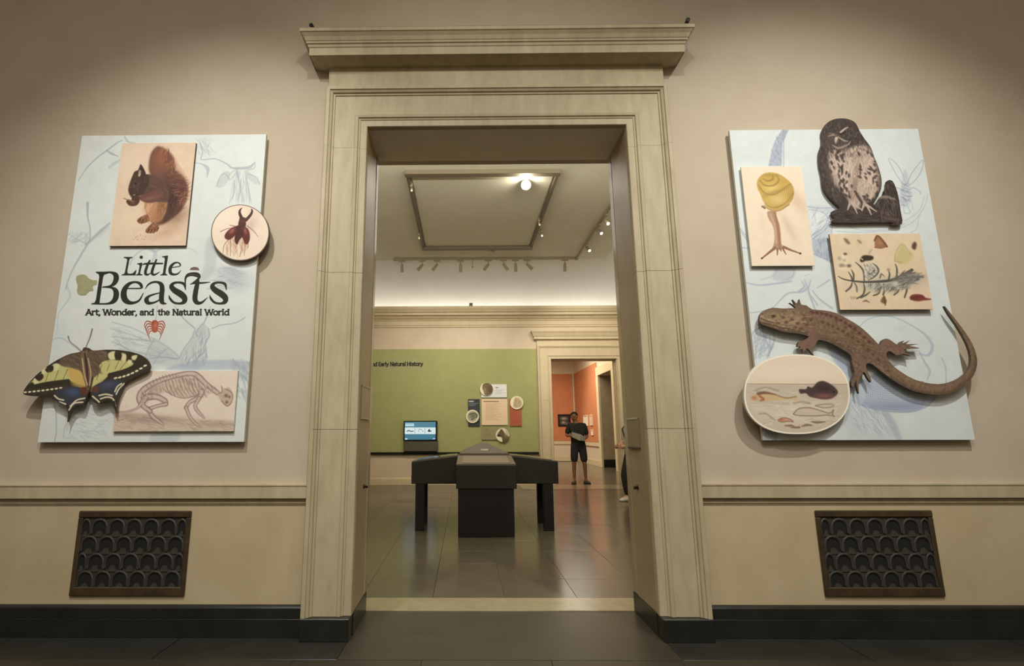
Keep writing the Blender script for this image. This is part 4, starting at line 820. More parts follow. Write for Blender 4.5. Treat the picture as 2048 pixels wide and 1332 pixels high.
cv.strokes(chest, 260, 24, 1.6, [O2, (128, 108, 96), (146, 124, 110)], 3, .35, .4)
for k in range(92):
    x, y = 858+RNG.rand()*380, 325+RNG.rand()*390; e = abs(x-1050-(y-500)*.2)/190; th = 1.2+RNG.randn()*.5; l = 9+RNG.rand()*12
    if e > .2: cv.line([(x-math.cos(th)*l, y-math.sin(th)*l), (x+3, y), (x+math.cos(th)*l, y+math.sin(th)*l)], [4, 6+RNG.rand()*5, 3], O1, .8, 5)
cv.strokes([(780, 260), (1150, 240), (1180, 320), (900, 330), (840, 420), (900, 620), (960, 760), (860, 680), (800, 520)], 240, 34, 1.4, [O2, (44, 37, 34), (120, 104, 92)], 4, .4)
cv.strokes([(830, 110), (1020, 80), (1090, 160), (1130, 240), (800, 260), (805, 170)], 230, 22, 1.9, [(44, 37, 34), O2, (112, 98, 88)], 3.4, .5)
cv.line([(850, 205), (885, 195), (900, 200)], [5, 9, 4], (150, 130, 116), .9, 4); cv.line([(860, 180), (900, 190), (925, 210)], 5, (128, 110, 98), .7, 4); cv.line([(945, 175), (975, 150), (1000, 135)], [8, 8, 4], (186, 166, 150), .9, 4); cv.line([(938, 190), (965, 182), (985, 172)], 6, (36, 30, 28), .9, 3); cv.line([(930, 215), (970, 238), (1000, 245)], [7, 8, 4], (168, 148, 134), .8, 4)
cv.fill([(902, 212), (920, 212), (926, 235), (910, 268), (897, 240)], (184, 164, 148), 1, 4); cv.line([(925, 230), (908, 268)], 4, (84, 70, 62), .8)
cv.line([(880, 275), (930, 298), (1000, 272), (1020, 250)], [5, 9, 7, 4], (158, 138, 124), .8, 4); cv.blob((860, 240), 30, 40, (84, 72, 64), .6)
cv.line([(1010, 640), (1020, 730), (1050, 760)], 8, (80, 66, 58), .7, 5); cv.line([(1060, 640), (1095, 700), (1120, 740)], [10, 12, 6], (60, 48, 42), .8, 5)
# stump and branch
cv.strokes([(900, 790), (1330, 790), (1400, 870), (910, 870)], 160, 70, .05, [(40, 33, 32), (96, 80, 80), (72, 58, 58)], 4, .5); cv.strokes([(1310, 560), (1350, 560), (1420, 880), (1250, 860), (1220, 740), (1290, 670)], 160, 44, 1.3, [(40, 34, 31), (104, 92, 84), (78, 66, 60)], 4, .5)
cv.line([(1250, 690), (1300, 680), (1370, 700)], [6, 12, 6], (146, 130, 116), .7, 5); cv.fill([(1215, 735), (1245, 690), (1262, 668), (1248, 660), (1235, 682), (1205, 735)], (200, 205, 200), .9, 3); cv.line([(1290, 850), (1370, 860)], 10, (124, 96, 80), .5, 6)
for X0, Y0 in ((1020, 740), (1130, 750)):
    for dx, dy in ((-20, 40), (55, 70), (95, 45)): cv.line([(X0, Y0-20), (X0+dx*.5, Y0+12), (X0+dx, Y0+dy)], [9, 8, 4], (186, 164, 148), .95, 3)
    cv.line([(X0-5, Y0-40), (X0, Y0)], 9, (170, 148, 132), .9)
o = printed('owl_cutout', ow, YS, YS+.016, cv, 'edged', sR, 'dark grey engraved owl on a branch, cut to its outline')
for u, v in ((1700, 330), (1720, 430)): post(o, *at(u, v, YS), YS+.016, YBD)
# fish oval
YS = YBD-.052
t = np.linspace(0, 2*PI, 60, endpoint=False); ex = np.sign(np.cos(t))*abs(np.cos(t))**.88; ey = np.sign(np.sin(t))*abs(np.sin(t))**.88
fp = cpx(1440, 560, 3.7926, np.stack([584+402*ex, 866+303*ey], 1)); fw_ = onY(fp, YS)
R = (fw_[:, 0].min()-.003, fw_[:, 1].min()-.003, fw_[:, 0].max()+.003, fw_[:, 1].max()+.003)
cv = Canvas(*R, YS, PPM, (236, 222, 198)); cv.mottle(1.2, 30); c = cv.crop(1440, 560, 3.7926)
inn = np.stack([584+393*ex, 866+295*ey], 1); cv.setclip(inn, 2, False)
cv.fill([(0, 300), (1200, 300), (1200, 792), (0, 788)], (226, 206, 180), 1, 2, False); cv.blob((560, 700), 380, 60, (234, 216, 190), .8); cv.fill([(0, 788), (1200, 792), (1200, 1300), (0, 1300)], (196, 180, 158), 1, 3, False); cv.blob((600, 1000), 360, 110, (220, 206, 184), .9); cv.blob((300, 900), 140, 80, (206, 192, 172), .6); cv.strokes([(200, 800), (960, 800), (900, 1100), (300, 1100)], 220, 90, .02, [(176, 162, 142), (226, 212, 192), (206, 190, 168)], 4, .35)
cv.line([(180, 788), (600, 790), (980, 792)], 3, (158, 142, 122), .8); cv.clip = None
cv.line(np.vstack([inn, inn[:1]]), 4, (246, 238, 220), .8, 2, False)
P1 = (78, 60, 58)
cv.fill([(600, 830), (650, 828), (665, 808), (700, 815), (740, 775), (790, 768), (850, 800), (890, 840), (885, 870), (840, 900), (780, 905), (720, 895), (680, 885), (650, 860), (610, 862)], P1, 1, 5); cv.blob((790, 880), 80, 22, (150, 92, 84), .8); cv.blob((790, 820), 60, 30, (54, 44, 46), .7); cv.disc((862, 848), 7, 7, (30, 24, 24))
cv.fill([(240, 890), (290, 860), (380, 858), (480, 890), (560, 885), (575, 870), (580, 915), (540, 905), (460, 912), (380, 920), (300, 915), (250, 912)], (206, 176, 128), 1, 4); cv.line([(290, 862), (340, 855), (420, 868)], [12, 10, 4], (112, 72, 54), .8, 5); cv.line([(300, 880), (330, 905), (310, 915)], 9, (168, 88, 64), .8, 4); cv.blob((260, 895), 26, 18, (196, 116, 86), .9); cv.line([(420, 870), (500, 895), (575, 885)], 5, (140, 122, 86), .8, 3); cv.line([(280, 920), (420, 935), (520, 940)], 8, (176, 172, 150), .6, 6)
for q in ([(270, 840), (340, 815), (440, 840)], [(560, 935), (620, 925), (680, 935)], [(300, 1015), (350, 1015), (410, 1060)]): cv.line(q, 7, (150, 134, 116), .55, 5)
def fish(P, lw=4, f=(202, 184, 162)): cv.fill(P, f, .9, 4); cv.line(list(P)+[P[0]], lw, (128, 104, 88), .75, 3)
fish([(555, 1015), (600, 975), (680, 970), (760, 990), (830, 1010), (860, 985), (852, 1020), (865, 1035), (820, 1025), (740, 1030), (640, 1030), (575, 1025)]); fish([(720, 955), (780, 942), (850, 945), (855, 960), (790, 970)], 3); fish([(440, 1065), (480, 1045), (530, 1055), (555, 1075), (520, 1072), (470, 1078)], 4, (206, 150, 122)); cv.blob((465, 1060), 22, 12, (190, 100, 74), .8)
for q in ([(690, 1075), (740, 1080), (800, 1075)], [(490, 1105), (540, 1105), (570, 1115)], [(620, 1110), (660, 1100), (700, 1105)], [(540, 1120), (600, 1118)]): cv.line(q, [4, 9, 3][:len(q)], (128, 98, 82), .8, 3)
o = printed('fish_oval', fw_, YS, YS+.020, cv, 'edge', sR, 'cream oval plaque printed with swimming fish'); post(o, *fw_.mean(0), YS+.020, YBD)
# lizard cut-out
YS = YBD-.050
lo = [(303, 268), (335, 232), (400, 210), (470, 216), (545, 214), (575, 208), (528, 172), (572, 192), (552, 148), (590, 184), (604, 146), (616, 186), (655, 192), (700, 222), (790, 230), (880, 250), (980, 302), (1060, 352), (1130, 412), (1185, 470), (1215, 492), (1228, 462), (1262, 444), (1300, 460), (1345, 492), (1372, 470), (1400, 460), (1378, 486), (1446, 458), (1410, 486), (1508, 484), (1440, 500), (1518, 516), (1430, 520), (1390, 530), (1440, 545), (1398, 544), (1446, 576), (1388, 558), (1340, 572), (1292, 540), (1264, 552), (1268, 590), (1305, 642), (1385, 705), (1485, 758), (1600, 786), (1700, 786), (1790, 760), (1862, 712), (1898, 650), (1904, 580), (1882, 500), (1842, 420), (1790, 335), (1738, 262), (1704, 198), (1745, 246), (1805, 322), (1864, 402), (1914, 484), (1946, 570), (1950, 645), (1926, 722), (1872, 788), (1800, 838), (1700, 868), (1600, 868), (1480, 845), (1380, 800), (1300, 750), (1220, 690), (1160, 642), (1112, 632), (1112, 682), (1142, 742), (1146, 776), (1118, 740), (1092, 698), (1062, 740), (1050, 790), (1054, 862), (1036, 800), (1034, 756), (1006, 816), (996, 770), (1022, 700), (1002, 630), (994, 572), (935, 530), (850, 482), (770, 456), (738, 462), (720, 505), (694, 528), (716, 578), (684, 540), (660, 518), (630, 554), (628, 522), (598, 532), (612, 506), (588, 505), (598, 470), (640, 456), (672, 430), (622, 412), (560, 402), (480, 392), (405, 366), (335, 342), (300, 318)]
lp = cpx(1440, 560, 3.7926, spl(lo, 2, True)); lw_ = onY(lp, YS)
R = (lw_[:, 0].min()-.003, lw_[:, 1].min()-.003, lw_[:, 0].max()+.003, lw_[:, 1].max()+.003)
cv = Canvas(*R, YS, PPM, (116, 92, 72)); cv.mottle(4, 12); c = cv.crop(1440, 560, 3.7926); A1, A2, A3 = (84, 62, 52), (150, 124, 92), (118, 84, 72)
cv.blob((430, 290), 150, 60, (148, 124, 88), .9, .1); cv.blob((560, 310), 70, 60, (168, 140, 108), .7); cv.blob((800, 260), 180, 40, (124, 90, 80), .6, .2); cv.blob((860, 370), 170, 70, (122, 98, 68), .8, .5); cv.blob((1100, 480), 160, 50, (110, 86, 60), .8, .8); cv.line([(720, 430), (860, 470), (960, 520), (1010, 560)], [16, 20, 22, 16], (76, 58, 46), .5, 22); cv.line([(310, 325), (480, 385), (600, 400), (680, 420)], [6, 12, 14, 10], (76, 60, 46), .6, 12)
cv.strokes([(700, 225), (1000, 320), (1240, 560), (1300, 750), (1130, 630), (940, 520), (740, 440)], 420, 18, .6, [A1, A2, (96, 74, 58), (136, 106, 82)], 5, .5); cv.strokes([(1250, 590), (1400, 720), (1600, 790), (1800, 770), (1900, 640), (1945, 640), (1870, 785), (1700, 865), (1480, 840), (1300, 740)], 420, 14, 1.5, [A1, A2, (104, 82, 62), (138, 108, 84)], 4, .5); cv.strokes([(310, 260), (480, 220), (700, 230), (720, 400), (500, 390), (320, 330)], 220, 14, .2, [A1, (176, 150, 116), A2], 5, .5)
for k in range(13): a = k/12; x, y = 700+a*430, 245+330*a*a*.62+a*20; cv.disc((x, y), 17-4*a, 12, (92, 50, 44), .85, 5, .5)
for k in range(12): a = k/11; x, y = 780+a*420, 320+a*290-40*math.sin(a*3); cv.disc((x, y), 13, 9, (78, 54, 44), .7, 6, .6)
for x, y in ((505, 320), (545, 300), (590, 330), (640, 290), (660, 340), (615, 370), (570, 360), (690, 300), (480, 285)): cv.disc((x, y), 16, 11, (92, 58, 46), .75, 6)
for q in ([(305, 320), (400, 345), (520, 375)], [(310, 290), (360, 312), (450, 330)]): cv.line(q, 4, (74, 58, 42), .8, 4)
cv.line([(306, 268), (330, 290), (420, 318)], 4, (186, 160, 120), .6, 4); cv.disc((405, 276), 17, 11, (66, 48, 38), .95, 4); cv.disc((322, 258), 5, 5, (70, 52, 40))
for q, r in (([(700, 380), (710, 440), (690, 480), (640, 490)], 26), ([(1240, 500), (1280, 490), (1330, 530), (1380, 520)], 24), ([(1030, 590), (1050, 650), (1060, 700)], 30)): cv.line(q, r, (126, 92, 78), .7, 16); cv.strokes([(q[0][0]-40, q[0][1]-20), (q[-1][0]+40, q[-1][1]-20), (q[-1][0]+20, q[-1][1]+40), (q[0][0]-20, q[0][1]+40)], 40, 16, .8, [A1, (150, 116, 96)], 4, .5)
cv.line([(1330, 690), (1480, 780), (1620, 815), (1760, 795), (1880, 700), (1915, 590), (1880, 460)], [22, 18, 14, 12, 10, 8, 5], (140, 112, 86), .5, 16); cv.line([(1290, 740), (1460, 830), (1620, 860), (1780, 835), (1920, 710), (1940, 580)], 10, (78, 60, 46), .5, 10)
o = printed('lizard_cutout', lw_, YS, YS+.018, cv, 'edged', sR, 'long brown spotted lizard cut to its outline, tail curling past the board')
for u, v in ((1620, 650), (1720, 690), (1850, 765)): post(o, *at(u, v, YS), YS+.018, YBD)

# ================================================================ VENT GRILLES, JAMB FITTINGS, CORNICE FITTINGS
def grille(TL, TR, BL, BR, label, sx):
    x0, z0, x1, z1 = rect_px(TL, TR, BL, BR, YW-.03)
    t = thing('vent_grille', ((x0+x1)/2, YW-.012, z0), label, 'vent', 'bronze vent grilles in the dado')
    yb = YW-.0125; fw = .042
    obj('back_plate', box(NB(), x0+.01, x1-.01, yb-.004, yb, z0+.01, z1-.01), 'iron', t)
    for a, nm in (((x0, x1, yb-.016, yb, z0, z0+fw+.012), 'frame_rail'), ((x0, x1, yb-.016, yb, z1-fw, z1), 'frame_rail'), ((x0, x0+fw-.012, yb-.015, yb, z0+fw, z1-fw), 'frame_stile'), ((x1-fw+.012, x1, yb-.015, yb, z0+fw, z1-fw), 'frame_stile')): obj(nm, box(NB(), *a, .005), 'bronze', t)
    ix0, ix1, iz0, iz1 = x0+fw-.012, x1-fw+.012, z0+fw+.01, z1-fw
    cw = (ix1-ix0)/6.05; rh = (iz1-iz0)/4.0
    def cell(wd):                      # one scale: pointed arch band with a tongue inside its foot
        bm = NB(); pr = []
        def arch(r, foot): return [(-r*wd, foot)]+[(-r*wd*math.cos(a)**.9 if math.cos(a) > 0 else r*wd*(-math.cos(a))**.9, .34*rh+math.sin(a)*rh*.58*r/.5) for a in np.linspace(.0, PI, 9)]+[(r*wd, foot)]
        O, I = arch(.52, -.04*rh), arch(.38, .08*rh)
        for (ya, yb_) in ((yb-.010, yb-.004),):
            L = [[(x, ya, z) for x, z in O], [(x, ya-.004, z) for x, z in [((p[0]+q[0])/2, (p[1]+q[1])/2) for p, q in zip(O, I)]], [(x, ya, z) for x, z in I], [(x, yb_, z) for x, z in I]]
            loops(bm, L, False, False)
        return bm
    def tongue(wd):
        bm = NB(); pts = [(-.24*wd, -.14*rh), (.24*wd, -.14*rh), (.18*wd, .08*rh), (.11*wd, .19*rh), (0, .22*rh), (-.11*wd, .19*rh), (-.18*wd, .08*rh)]
        return prism(bm, pts, yb-.009, yb-.003)
    def opening(wd):  # solid dark inlay; the shade of the vent hole is put into its colour
        bm = NB(); pts = [(-.37*wd, .02*rh)]+[(-.37*wd*math.cos(a)**.9 if math.cos(a) > 0 else .37*wd*(-math.cos(a))**.9, .34*rh+math.sin(a)*rh*.43) for a in np.linspace(.0, PI, 9)]+[(.37*wd, .02*rh)]
        return prism(bm, pts, yb-.0056, yb-.0042)
    m1 = m2 = m3 = None
    for r in range(4):
        z = iz1-(r+1)*rh; half = r % 2 == 1
        n = 7 if not half else 6
        for k in range(n):
            x = ix0+(k if not half else k+.5)*cw+.025*cw
            if m1 is None:
                a = obj('scale', cell(cw), 'iron', t); m1 = a.data; bpy.data.objects.remove(a); a = obj('scale_tongue', tongue(cw), 'iron', t); m2 = a.data; bpy.data.objects.remove(a); a = obj('scale_hole_shade', opening(cw), 'hole_shade', t); m3 = a.data; bpy.data.objects.remove(a)
            for nm, me in (('scale', m1), ('scale_tongue', m2), ('scale_hole_shade', m3)):
                o = bpy.data.objects.new(nm, me); COL.objects.link(o); o.parent = t; o.matrix_parent_inverse = Matrix.Translation(t.location).inverted()
                o.location = (x, 0, z+.02*rh)
                if k == 0 and not half: o.scale = (.55, 1, 1); o.location.x = x+.2*cw
                if k == 6: o.scale = (.55, 1, 1); o.location.x = x-.2*cw
grille((157, 1022), (381, 1022), (136, 1193), (368, 1193), 'dark bronze vent grille in the dado below the squirrel and butterfly board', 0)
grille((1633, 1021), (1866, 1021), (1651, 1194), (1893, 1194), 'dark bronze vent grille in the dado below the owl and lizard board', 1)
M['plaque'] = mat('jamb_plaque', (156, 144, 118), .35, spec=.5); M['plaque2'] = mat('jamb_plaque_dark', (140, 124, 97), .35)
def on_jamb(u, v, s):
    d = ray((u, v))[0]; X = OX0 if s < 0 else OX1; t = X/d[0]; return d[1]*t, CH+d[2]*t
for s, us, vs, lab, m in ((-1, (722, 737.0), (772, 836), 'narrow pale plaque on the left door reveal beside the green wall', 'plaque'), (1, (1257, 1279), (836, 894), 'grey rectangular plaque on the right door reveal', 'plaque2')):
    ya = on_jamb(us[0], sum(vs)/2, s)[0]; yb = on_jamb(us[1], sum(vs)/2, s)[0]; zt = on_jamb(sum(us)/2, vs[0], s)[1]; zb = on_jamb(sum(us)/2, vs[1], s)[1]
    y0, y1 = sorted((ya, yb)); y1 = min(y1, 3.92); X = OX0 if s < 0 else OX1
    t = thing('wall_plaque', (X, (y0+y1)/2, zb), lab, 'plaque')
    obj('plate', box(NB(), *sorted((X, X-s*.008)), y0, y1, zb, zt, .002), m, t); obj('plate_rim', box(NB(), *sorted((X, X-s*.011)), y0, y1, zt-.012, zt, .002), 'fixw', t); obj('plate_foot', box(NB(), *sorted((X, X-s*.014)), y0, y1, zb-.012, zb-.001, .002), 'bronze' if s > 0 else 'fixw', t)
for s, u, v, lab in ((-1, 727, 973, 'small dark metal stud on the left door reveal'), (1, 1276, 975, 'small dark metal stud on the right door reveal')):
    y, z = on_jamb(u, v, s); X = OX0 if s < 0 else OX1
    t = thing('reveal_stud', (X, y, z), lab, 'stud')
    obj('stud_base', cyl(NB(), (X, y, z), (X-s*.006, y, z), .016, n=12), 'metal', t); bm = cyl(NB(), (X-s*.006, y, z), (X-s*.018, y, z), .007, n=10); ball(bm, (X-s*.022, y, z-.002), .011, 10); obj('stud_knob', bm, 'metal', t)
for s, (u, v), lab in ((-1, (621, 62), 'tiny dark sensor on a bent arm above the left end of the door cornice'), (1, (1373, 51), 'tiny dark sensor above the right end of the door cornice')):
    x, z = at(u, v, YW-.1); t = thing('cornice_sensor', (x, YW-.1, 4.17), lab, 'sensor')
    obj('bracket', tube(NB(), [(x, YW-.1, 4.170), (x-.004, YW-.1, z-.02), (x+(.0 if s > 0 else .01), YW-.105, z+.005)], .006), 'metal', t)
    ex = x if s > 0 else x+.018
    obj('sensor_head', cyl(NB(), (ex-.004, YW-.14, z+.018), (ex+.004, YW-.09, z+.022), .016, .014, 12), 'metal', t)
    if s < 0: obj('sensor_box', box(NB(), x-.025, x-.003, YW-.12, YW-.09, z-.022, z+.004, .003), 'grey', t)

# ================================================================ GALLERY CONTENTS
# olive wall panel with lettering
gx0, gz0 = -3.2, .775; gx1, gz1 = at(1074.5, 800, YF-.03)[0], at(900, 698, YF-.03)[1]
gp = thing('wall_panel', ((gx0+gx1)/2, YF, gz0), 'wide olive green display panel with black lettering on the far gallery wall', 'display panel')
obj('panel', box(NB(), gx0, gx1, YF-.03, YF-.001, gz0, gz1, .003), 'green', gp)
obj('bottom_ledge_shadow', box(NB(), gx0, gx1, YF-.075, YF-.001, gz0-.06, gz0-.002, .004), 'case2', gp)  # black colour stands in for the dark shadow along the panel's foot
YT = YF-.0312
R = (at(700, 730, YT)[0], at(800, 743, YT)[1], at(850, 730, YT)[0], at(800, 716, YT)[1])
cv = Canvas(*R, YT, 420, (158*.93, 152*.93, 92*.93), 1.0); cv.a[:] = (164, 165, 108); cv.crop(0, 0, 1)
for wd, xa_, xb_ in (('nd', 743.5, 754.5), ('Early', 757, 777.5), ('Natural', 780.4, 811.8), ('History', 814, 846)): letter(cv, wd, xa_, 732.2-.008*(xa_-742), xb_, (40, 34, 22), .19, y1=732.2-.008*(xb_-742), sx=5.0)
printed('lettering', rect(*R), YT, YF-.0302, cv, 'green', gp)
# monitor with cabinet
YM = YF-.16
R = rect_px((807, 841.5), (874, 841.5), (807, 881), (874, 881), YM)
mt = thing('monitor', ((R[0]+R[2])/2, YF-.03, R[1]), 'small lit touch screen with blue and white page on the green panel', 'screen')
obj('screen_housing', box(NB(), R[0], R[2], YM, YF-.031, R[1], R[3], .008), 'case2', mt)
RS = rect_px((809.6, 843.8), (871.2, 843.8), (809.6, 879.4), (871.2, 879.4), YM)
cv = Canvas(*RS, YM, 400, (70, 138, 162), 1.0); c = cv.crop(740, 690, 5.791); WH = (226, 250, 252)
cv.grad((60, 128, 154), (84, 142, 162)); cv.fill([(402, 955), (760, 955), (760, 1032), (402, 1032)], WH, 1, 1.5, False); cv.fill([(408, 908), (508, 908), (512, 940), (408, 942)], (196, 236, 246), 1, 1.5, False)
for x in (520, 636): cv.line([(x, 962), (x, 1024)], 2.5, (120, 130, 134), .9)
cv.line([(430, 1000), (450, 990), (470, 1000), (500, 998)], 6, (88, 96, 100), .9); cv.line([(560, 1005), (572, 975), (600, 985), (615, 1005)], 3.5, (150, 158, 160), .9); cv.fill([(668, 1002), (690, 970), (694, 990), (712, 994), (704, 1004)], (40, 48, 54), 1, 2)
cv.disc((420, 1088), 18, 8, WH); cv.disc((740, 1084), 14, 7, (180, 220, 230)); cv.line([(412, 920), (500, 920)], 3, (90, 150, 170), .6)
sm = cv.material('screen_page', .2); nt = sm.node_tree; b = nt.nodes['Principled BSDF']; tx = [n for n in nt.nodes if n.type == 'TEX_IMAGE'][0]
nt.links.new(tx.outputs['Color'], b.inputs['Emission Color']); b.inputs['Emission Strength'].default_value = .85
for l in list(b.inputs['Base Color'].links): nt.links.remove(l)
b.inputs['Base Color'].default_value = (.02, .02, .02, 1)
bm = NB(); prism(bm, rect(*RS), YM-.002, YM+.001); bmesh.ops.recalc_face_normals(bm, faces=bm.faces[:]); uv = bm.loops.layers.uv.new('uv')
for f in bm.faces:
    for l in f.loops: l[uv].uv = ((l.vert.co.x-RS[0])/(RS[2]-RS[0]), (l.vert.co.z-RS[1])/(RS[3]-RS[1]))
obj('screen', bm, sm, mt)
R2 = rect_px((807, 881.5), (876, 881.5), (807, 905), (876, 905), YM)
ct = thing('screen_cabinet', ((R2[0]+R2[2])/2, YF-.08, R2[1]), 'dark box shelf under the lit touch screen', 'cabinet')
M['cabinet'] = mat('cabinet_brown', (84, 78, 62), .6)
obj('cabinet_body', box(NB(), R2[0]+.004, R2[2]-.004, YM+.01, YF-.08, R2[1]+.03, R2[3]-.006, .006), 'cabinet', ct); obj('cabinet_top', box(NB(), R2[0], R2[2], YM+.0, YF-.079, R2[3]-.0055, R2[3]-.001, .001), 'case2', ct); obj('cabinet_foot', box(NB(), R2[0]+.02, R2[2]-.02, YM+.03, YF-.08, R2[1], R2[1]+.029), 'case2', ct)
# info panels with discs
PC = (920, 750, 8.879)
def ipanel(nm, x0, y0, x1, y1, bg, label, disc=None, paint=None, art=None, Yp=YF-.062):
    R = rect_px(*cpx(*PC, [(x0, y0), (x1, y0), (x0, y1), (x1, y1)]), Yp)
    t = thing('info_panel', ((R[0]+R[2])/2, YF-.03, R[1]), label, 'info panel', 'small info panels on the olive wall')
    cv = Canvas(*R, Yp, 330, bg, .85); cv.crop(*PC)
    if paint: paint(cv)
    printed('panel', rect(*R), Yp, Yp+.022, cv, 'edge' if nm else 'case2', t)
    obj('wall_spacer', box(NB(), R[0]+.04, R[2]-.04, Yp+.022, YF-.0305, R[1]+.04, R[3]-.04), 'fixw', t)
    if disc:
        cx, cy, r = disc; Yd = Yp-.03; a = np.linspace(0, 2*PI, 36, endpoint=False)
        dw = onY(cpx(*PC, np.stack([cx+r*np.cos(a), cy+r*1.02*np.sin(a)], 1)), Yd); R = (dw[:, 0].min(), dw[:, 1].min(), dw[:, 0].max(), dw[:, 1].max())
        cv = Canvas(*R, Yd, 330, (226, 214, 178), .85); cv.crop(*PC); art(cv)
        printed('picture_disc', dw, Yd, Yd+.03, cv, 'edge', t)
def lines(cv, x0, x1, ys, col, r=4, a=.6):
    for i, y in enumerate(ys): cv.line([(x0, y), (x0+(x1-x0)*(.75+.25*math.sin(i*2.3+1)), y)], r, col, a)
def p1(cv): cv.line([(635, 225), (675, 225)], 8, (90, 96, 104), .8); lines(cv, 630, 800, (262, 280, 298, 316, 336), (150, 160, 180), 4, .5)
def a1(cv):
    cv.fill([(400, 190), (430, 150), (490, 140), (540, 165), (580, 220), (578, 290), (540, 340), (480, 365), (440, 350), (420, 290), (398, 240)], (112, 90, 58), 1, 5); cv.blob((450, 270), 36, 80, (158, 134, 104), .8, -.2); cv.blob((540, 260), 40, 70, (88, 70, 44), .8); cv.line([(430, 190), (470, 250), (480, 350)], 6, (84, 66, 42), .6)
ipanel(1, 380, 165, 832, 398, (216, 217, 212), 'white blue info panel at the top of the cluster, brown specimen disc on its corner', (470, 250, 115), p1, a1)
def p2(cv): cv.line([(425, 472), (680, 472)], 8, (120, 92, 64), .8); lines(cv, 455, 740, range(510, 800, 17), (186, 152, 116), 4.5, .55)
ipanel(1, 386, 424, 845, 890, (226, 197, 158), 'square cream text panel in the middle of the cluster', None, p2)
def p3(cv): cv.line([(165, 470), (235, 470)], 10, (206, 208, 200), .9); lines(cv, 165, 325, (505, 525, 545), (128, 134, 138), 6, .7); lines(cv, 165, 325, (575, 592), (70, 80, 88), 5, .5)
def a3(cv): cv.disc((222, 735), 92, 92, (168, 164, 134), 1, 4); cv.blob((230, 730), 60, 40, (96, 98, 74), .9, -.3); cv.line([(170, 700), (240, 680), (300, 710), (280, 760), (210, 790)], 13, (78, 84, 62), .8, 4); cv.blob((290, 780), 40, 20, (206, 204, 180), .8)
ipanel(0, 145, 428, 352, 908, (52, 58, 62), 'dark blue info panel left of the cream panel, grey disc at its foot', (222, 735, 116), p3, a3)
def a4(cv): cv.blob((930, 480), 20, 90, (244, 232, 206), .9); cv.fill([(970, 420), (1040, 410), (1090, 470), (1095, 540), (1020, 580), (950, 560)], (178, 152, 106), .8, 12); cv.strokes([(970, 420), (1090, 470), (1060, 570), (950, 560)], 60, 40, .8, [(146, 122, 84), (196, 172, 126)], 4, .5)
ipanel(1, 878, 430, 1090, 906, (176, 88, 58), 'orange red info panel right of the cream panel, pale disc at its top', (1008, 492, 117), lambda cv: lines(cv, 900, 1060, range(650, 880, 22), (158, 72, 46), 5, .5), a4)
def a5(cv): cv.fill([(700, 1000), (740, 960), (800, 1040), (870, 1100), (860, 1180), (760, 1190), (740, 1110), (660, 1080)], (98, 86, 52), 1, 6); cv.blob((690, 1078), 26, 16, (24, 20, 12), 1); cv.blob((840, 1030), 50, 70, (190, 176, 134), .8, .4); cv.fill([(660, 1100), (720, 1110), (750, 1165), (740, 1182), (690, 1150)], (232, 222, 182), 1, 4)
ipanel(0, 386, 932, 850, 1150, (146, 138, 90), 'olive info panel below the cream panel, disc on its right end', (756, 1066, 120), lambda cv: (cv.line([(450, 965), (500, 965)], 6, (98, 92, 58), .7), lines(cv, 400, 620, (1000, 1022, 1044, 1066, 1088), (118, 112, 72), 4, .5)), a5)

# cross-shaped display case
XC, Y0, Y1 = .270, 6.66, 7.09; YC = 7.45; HW = .355
zf_t = at(970, 930, Y0)[1]; zf_b = at(970, 978, Y0)[1]; zw_t = at(823, 924, Y1)[1]; zw_b = at(823, 968, Y1)[1]; zc = zw_t+.075
XL, XR = at(823, 940, Y1)[0], at(1116.5, 940, Y1)[0]
dc = thing('display_case', (XC, YC, 0), 'black cross-shaped display case with sloping desks and a grey pyramid on top', 'display case')
def arm(nm, pts, m='case'):
    bm = NB(); n = 4
    lo = [(x, y, z0) for x, y, z0, z1 in pts]; hi = [(x, y, z1) for x, y, z0, z1 in pts]; loops(bm, [lo, hi], True)
    bmesh.ops.recalc_face_normals(bm, faces=bm.faces[:]); bmesh.ops.bevel(bm, geom=bm.edges[:], offset=.006, segments=1, affect='EDGES'); return obj(nm, bm, m, dc)
fa0, fa1 = at(912, 940, Y0)[0], at(1033, 940, Y0)[0]
yb = YC+HW+.8; L1, L2 = XC-HW, XC+HW
A = {'front': [(fa0, Y0, zf_b, zf_t), (fa1, Y0, zf_b, zf_t), (L2-.001, Y1-.002, zf_b, zc), (L1+.001, Y1-.002, zf_b, zc)],
     'left': [(XL, Y1, zw_b, zw_t), (L1-.001, Y1, zw_b, zc), (L1-.001, YC+HW, zw_b, zc), (XL, YC+HW, zw_b, zw_t)],
     'right': [(L2+.001, Y1, zw_b, zc), (XR, Y1, zw_b, zw_t), (XR, YC+HW, zw_b, zw_t), (L2+.001, YC+HW, zw_b, zc)],
     'back': [(L1, YC+HW+.002, zf_b, zc), (L2, YC+HW+.002, zf_b, zc), (L2, yb, zf_b, zf_t), (L1, yb, zf_b, zf_t)]}
M['glass_top'] = mat('case_glass_top', (84, 78, 68), .1, spec=.8)
M['label_top'] = mat('case_label_top', (128, 114, 98), .4)
for k, P in A.items():
    arm('desk_arm', P)
    P = np.array(P); top = P[:, [0, 1, 3]]; cen = top.mean(0)
    def inset(f, dz): return [tuple(cen+(p-cen)*f+np.array([0, 0, dz])) for p in top]
    bm = loops(NB(), [inset(.985, .001), inset(.985, .010)], True); obj('desk_rim', bm, 'casetop', dc)
    bm = loops(NB(), [inset(.80, .0102), inset(.80, .016)], True); obj('desk_glass', bm, 'label_top' if k == 'front' else 'glass_top', dc)
obj('core', box(NB(), L1+.0, L2-.0, Y1, YC+HW, zw_b, zc-.001), 'case', dc)
apz = at(972, 885, YC)[1]
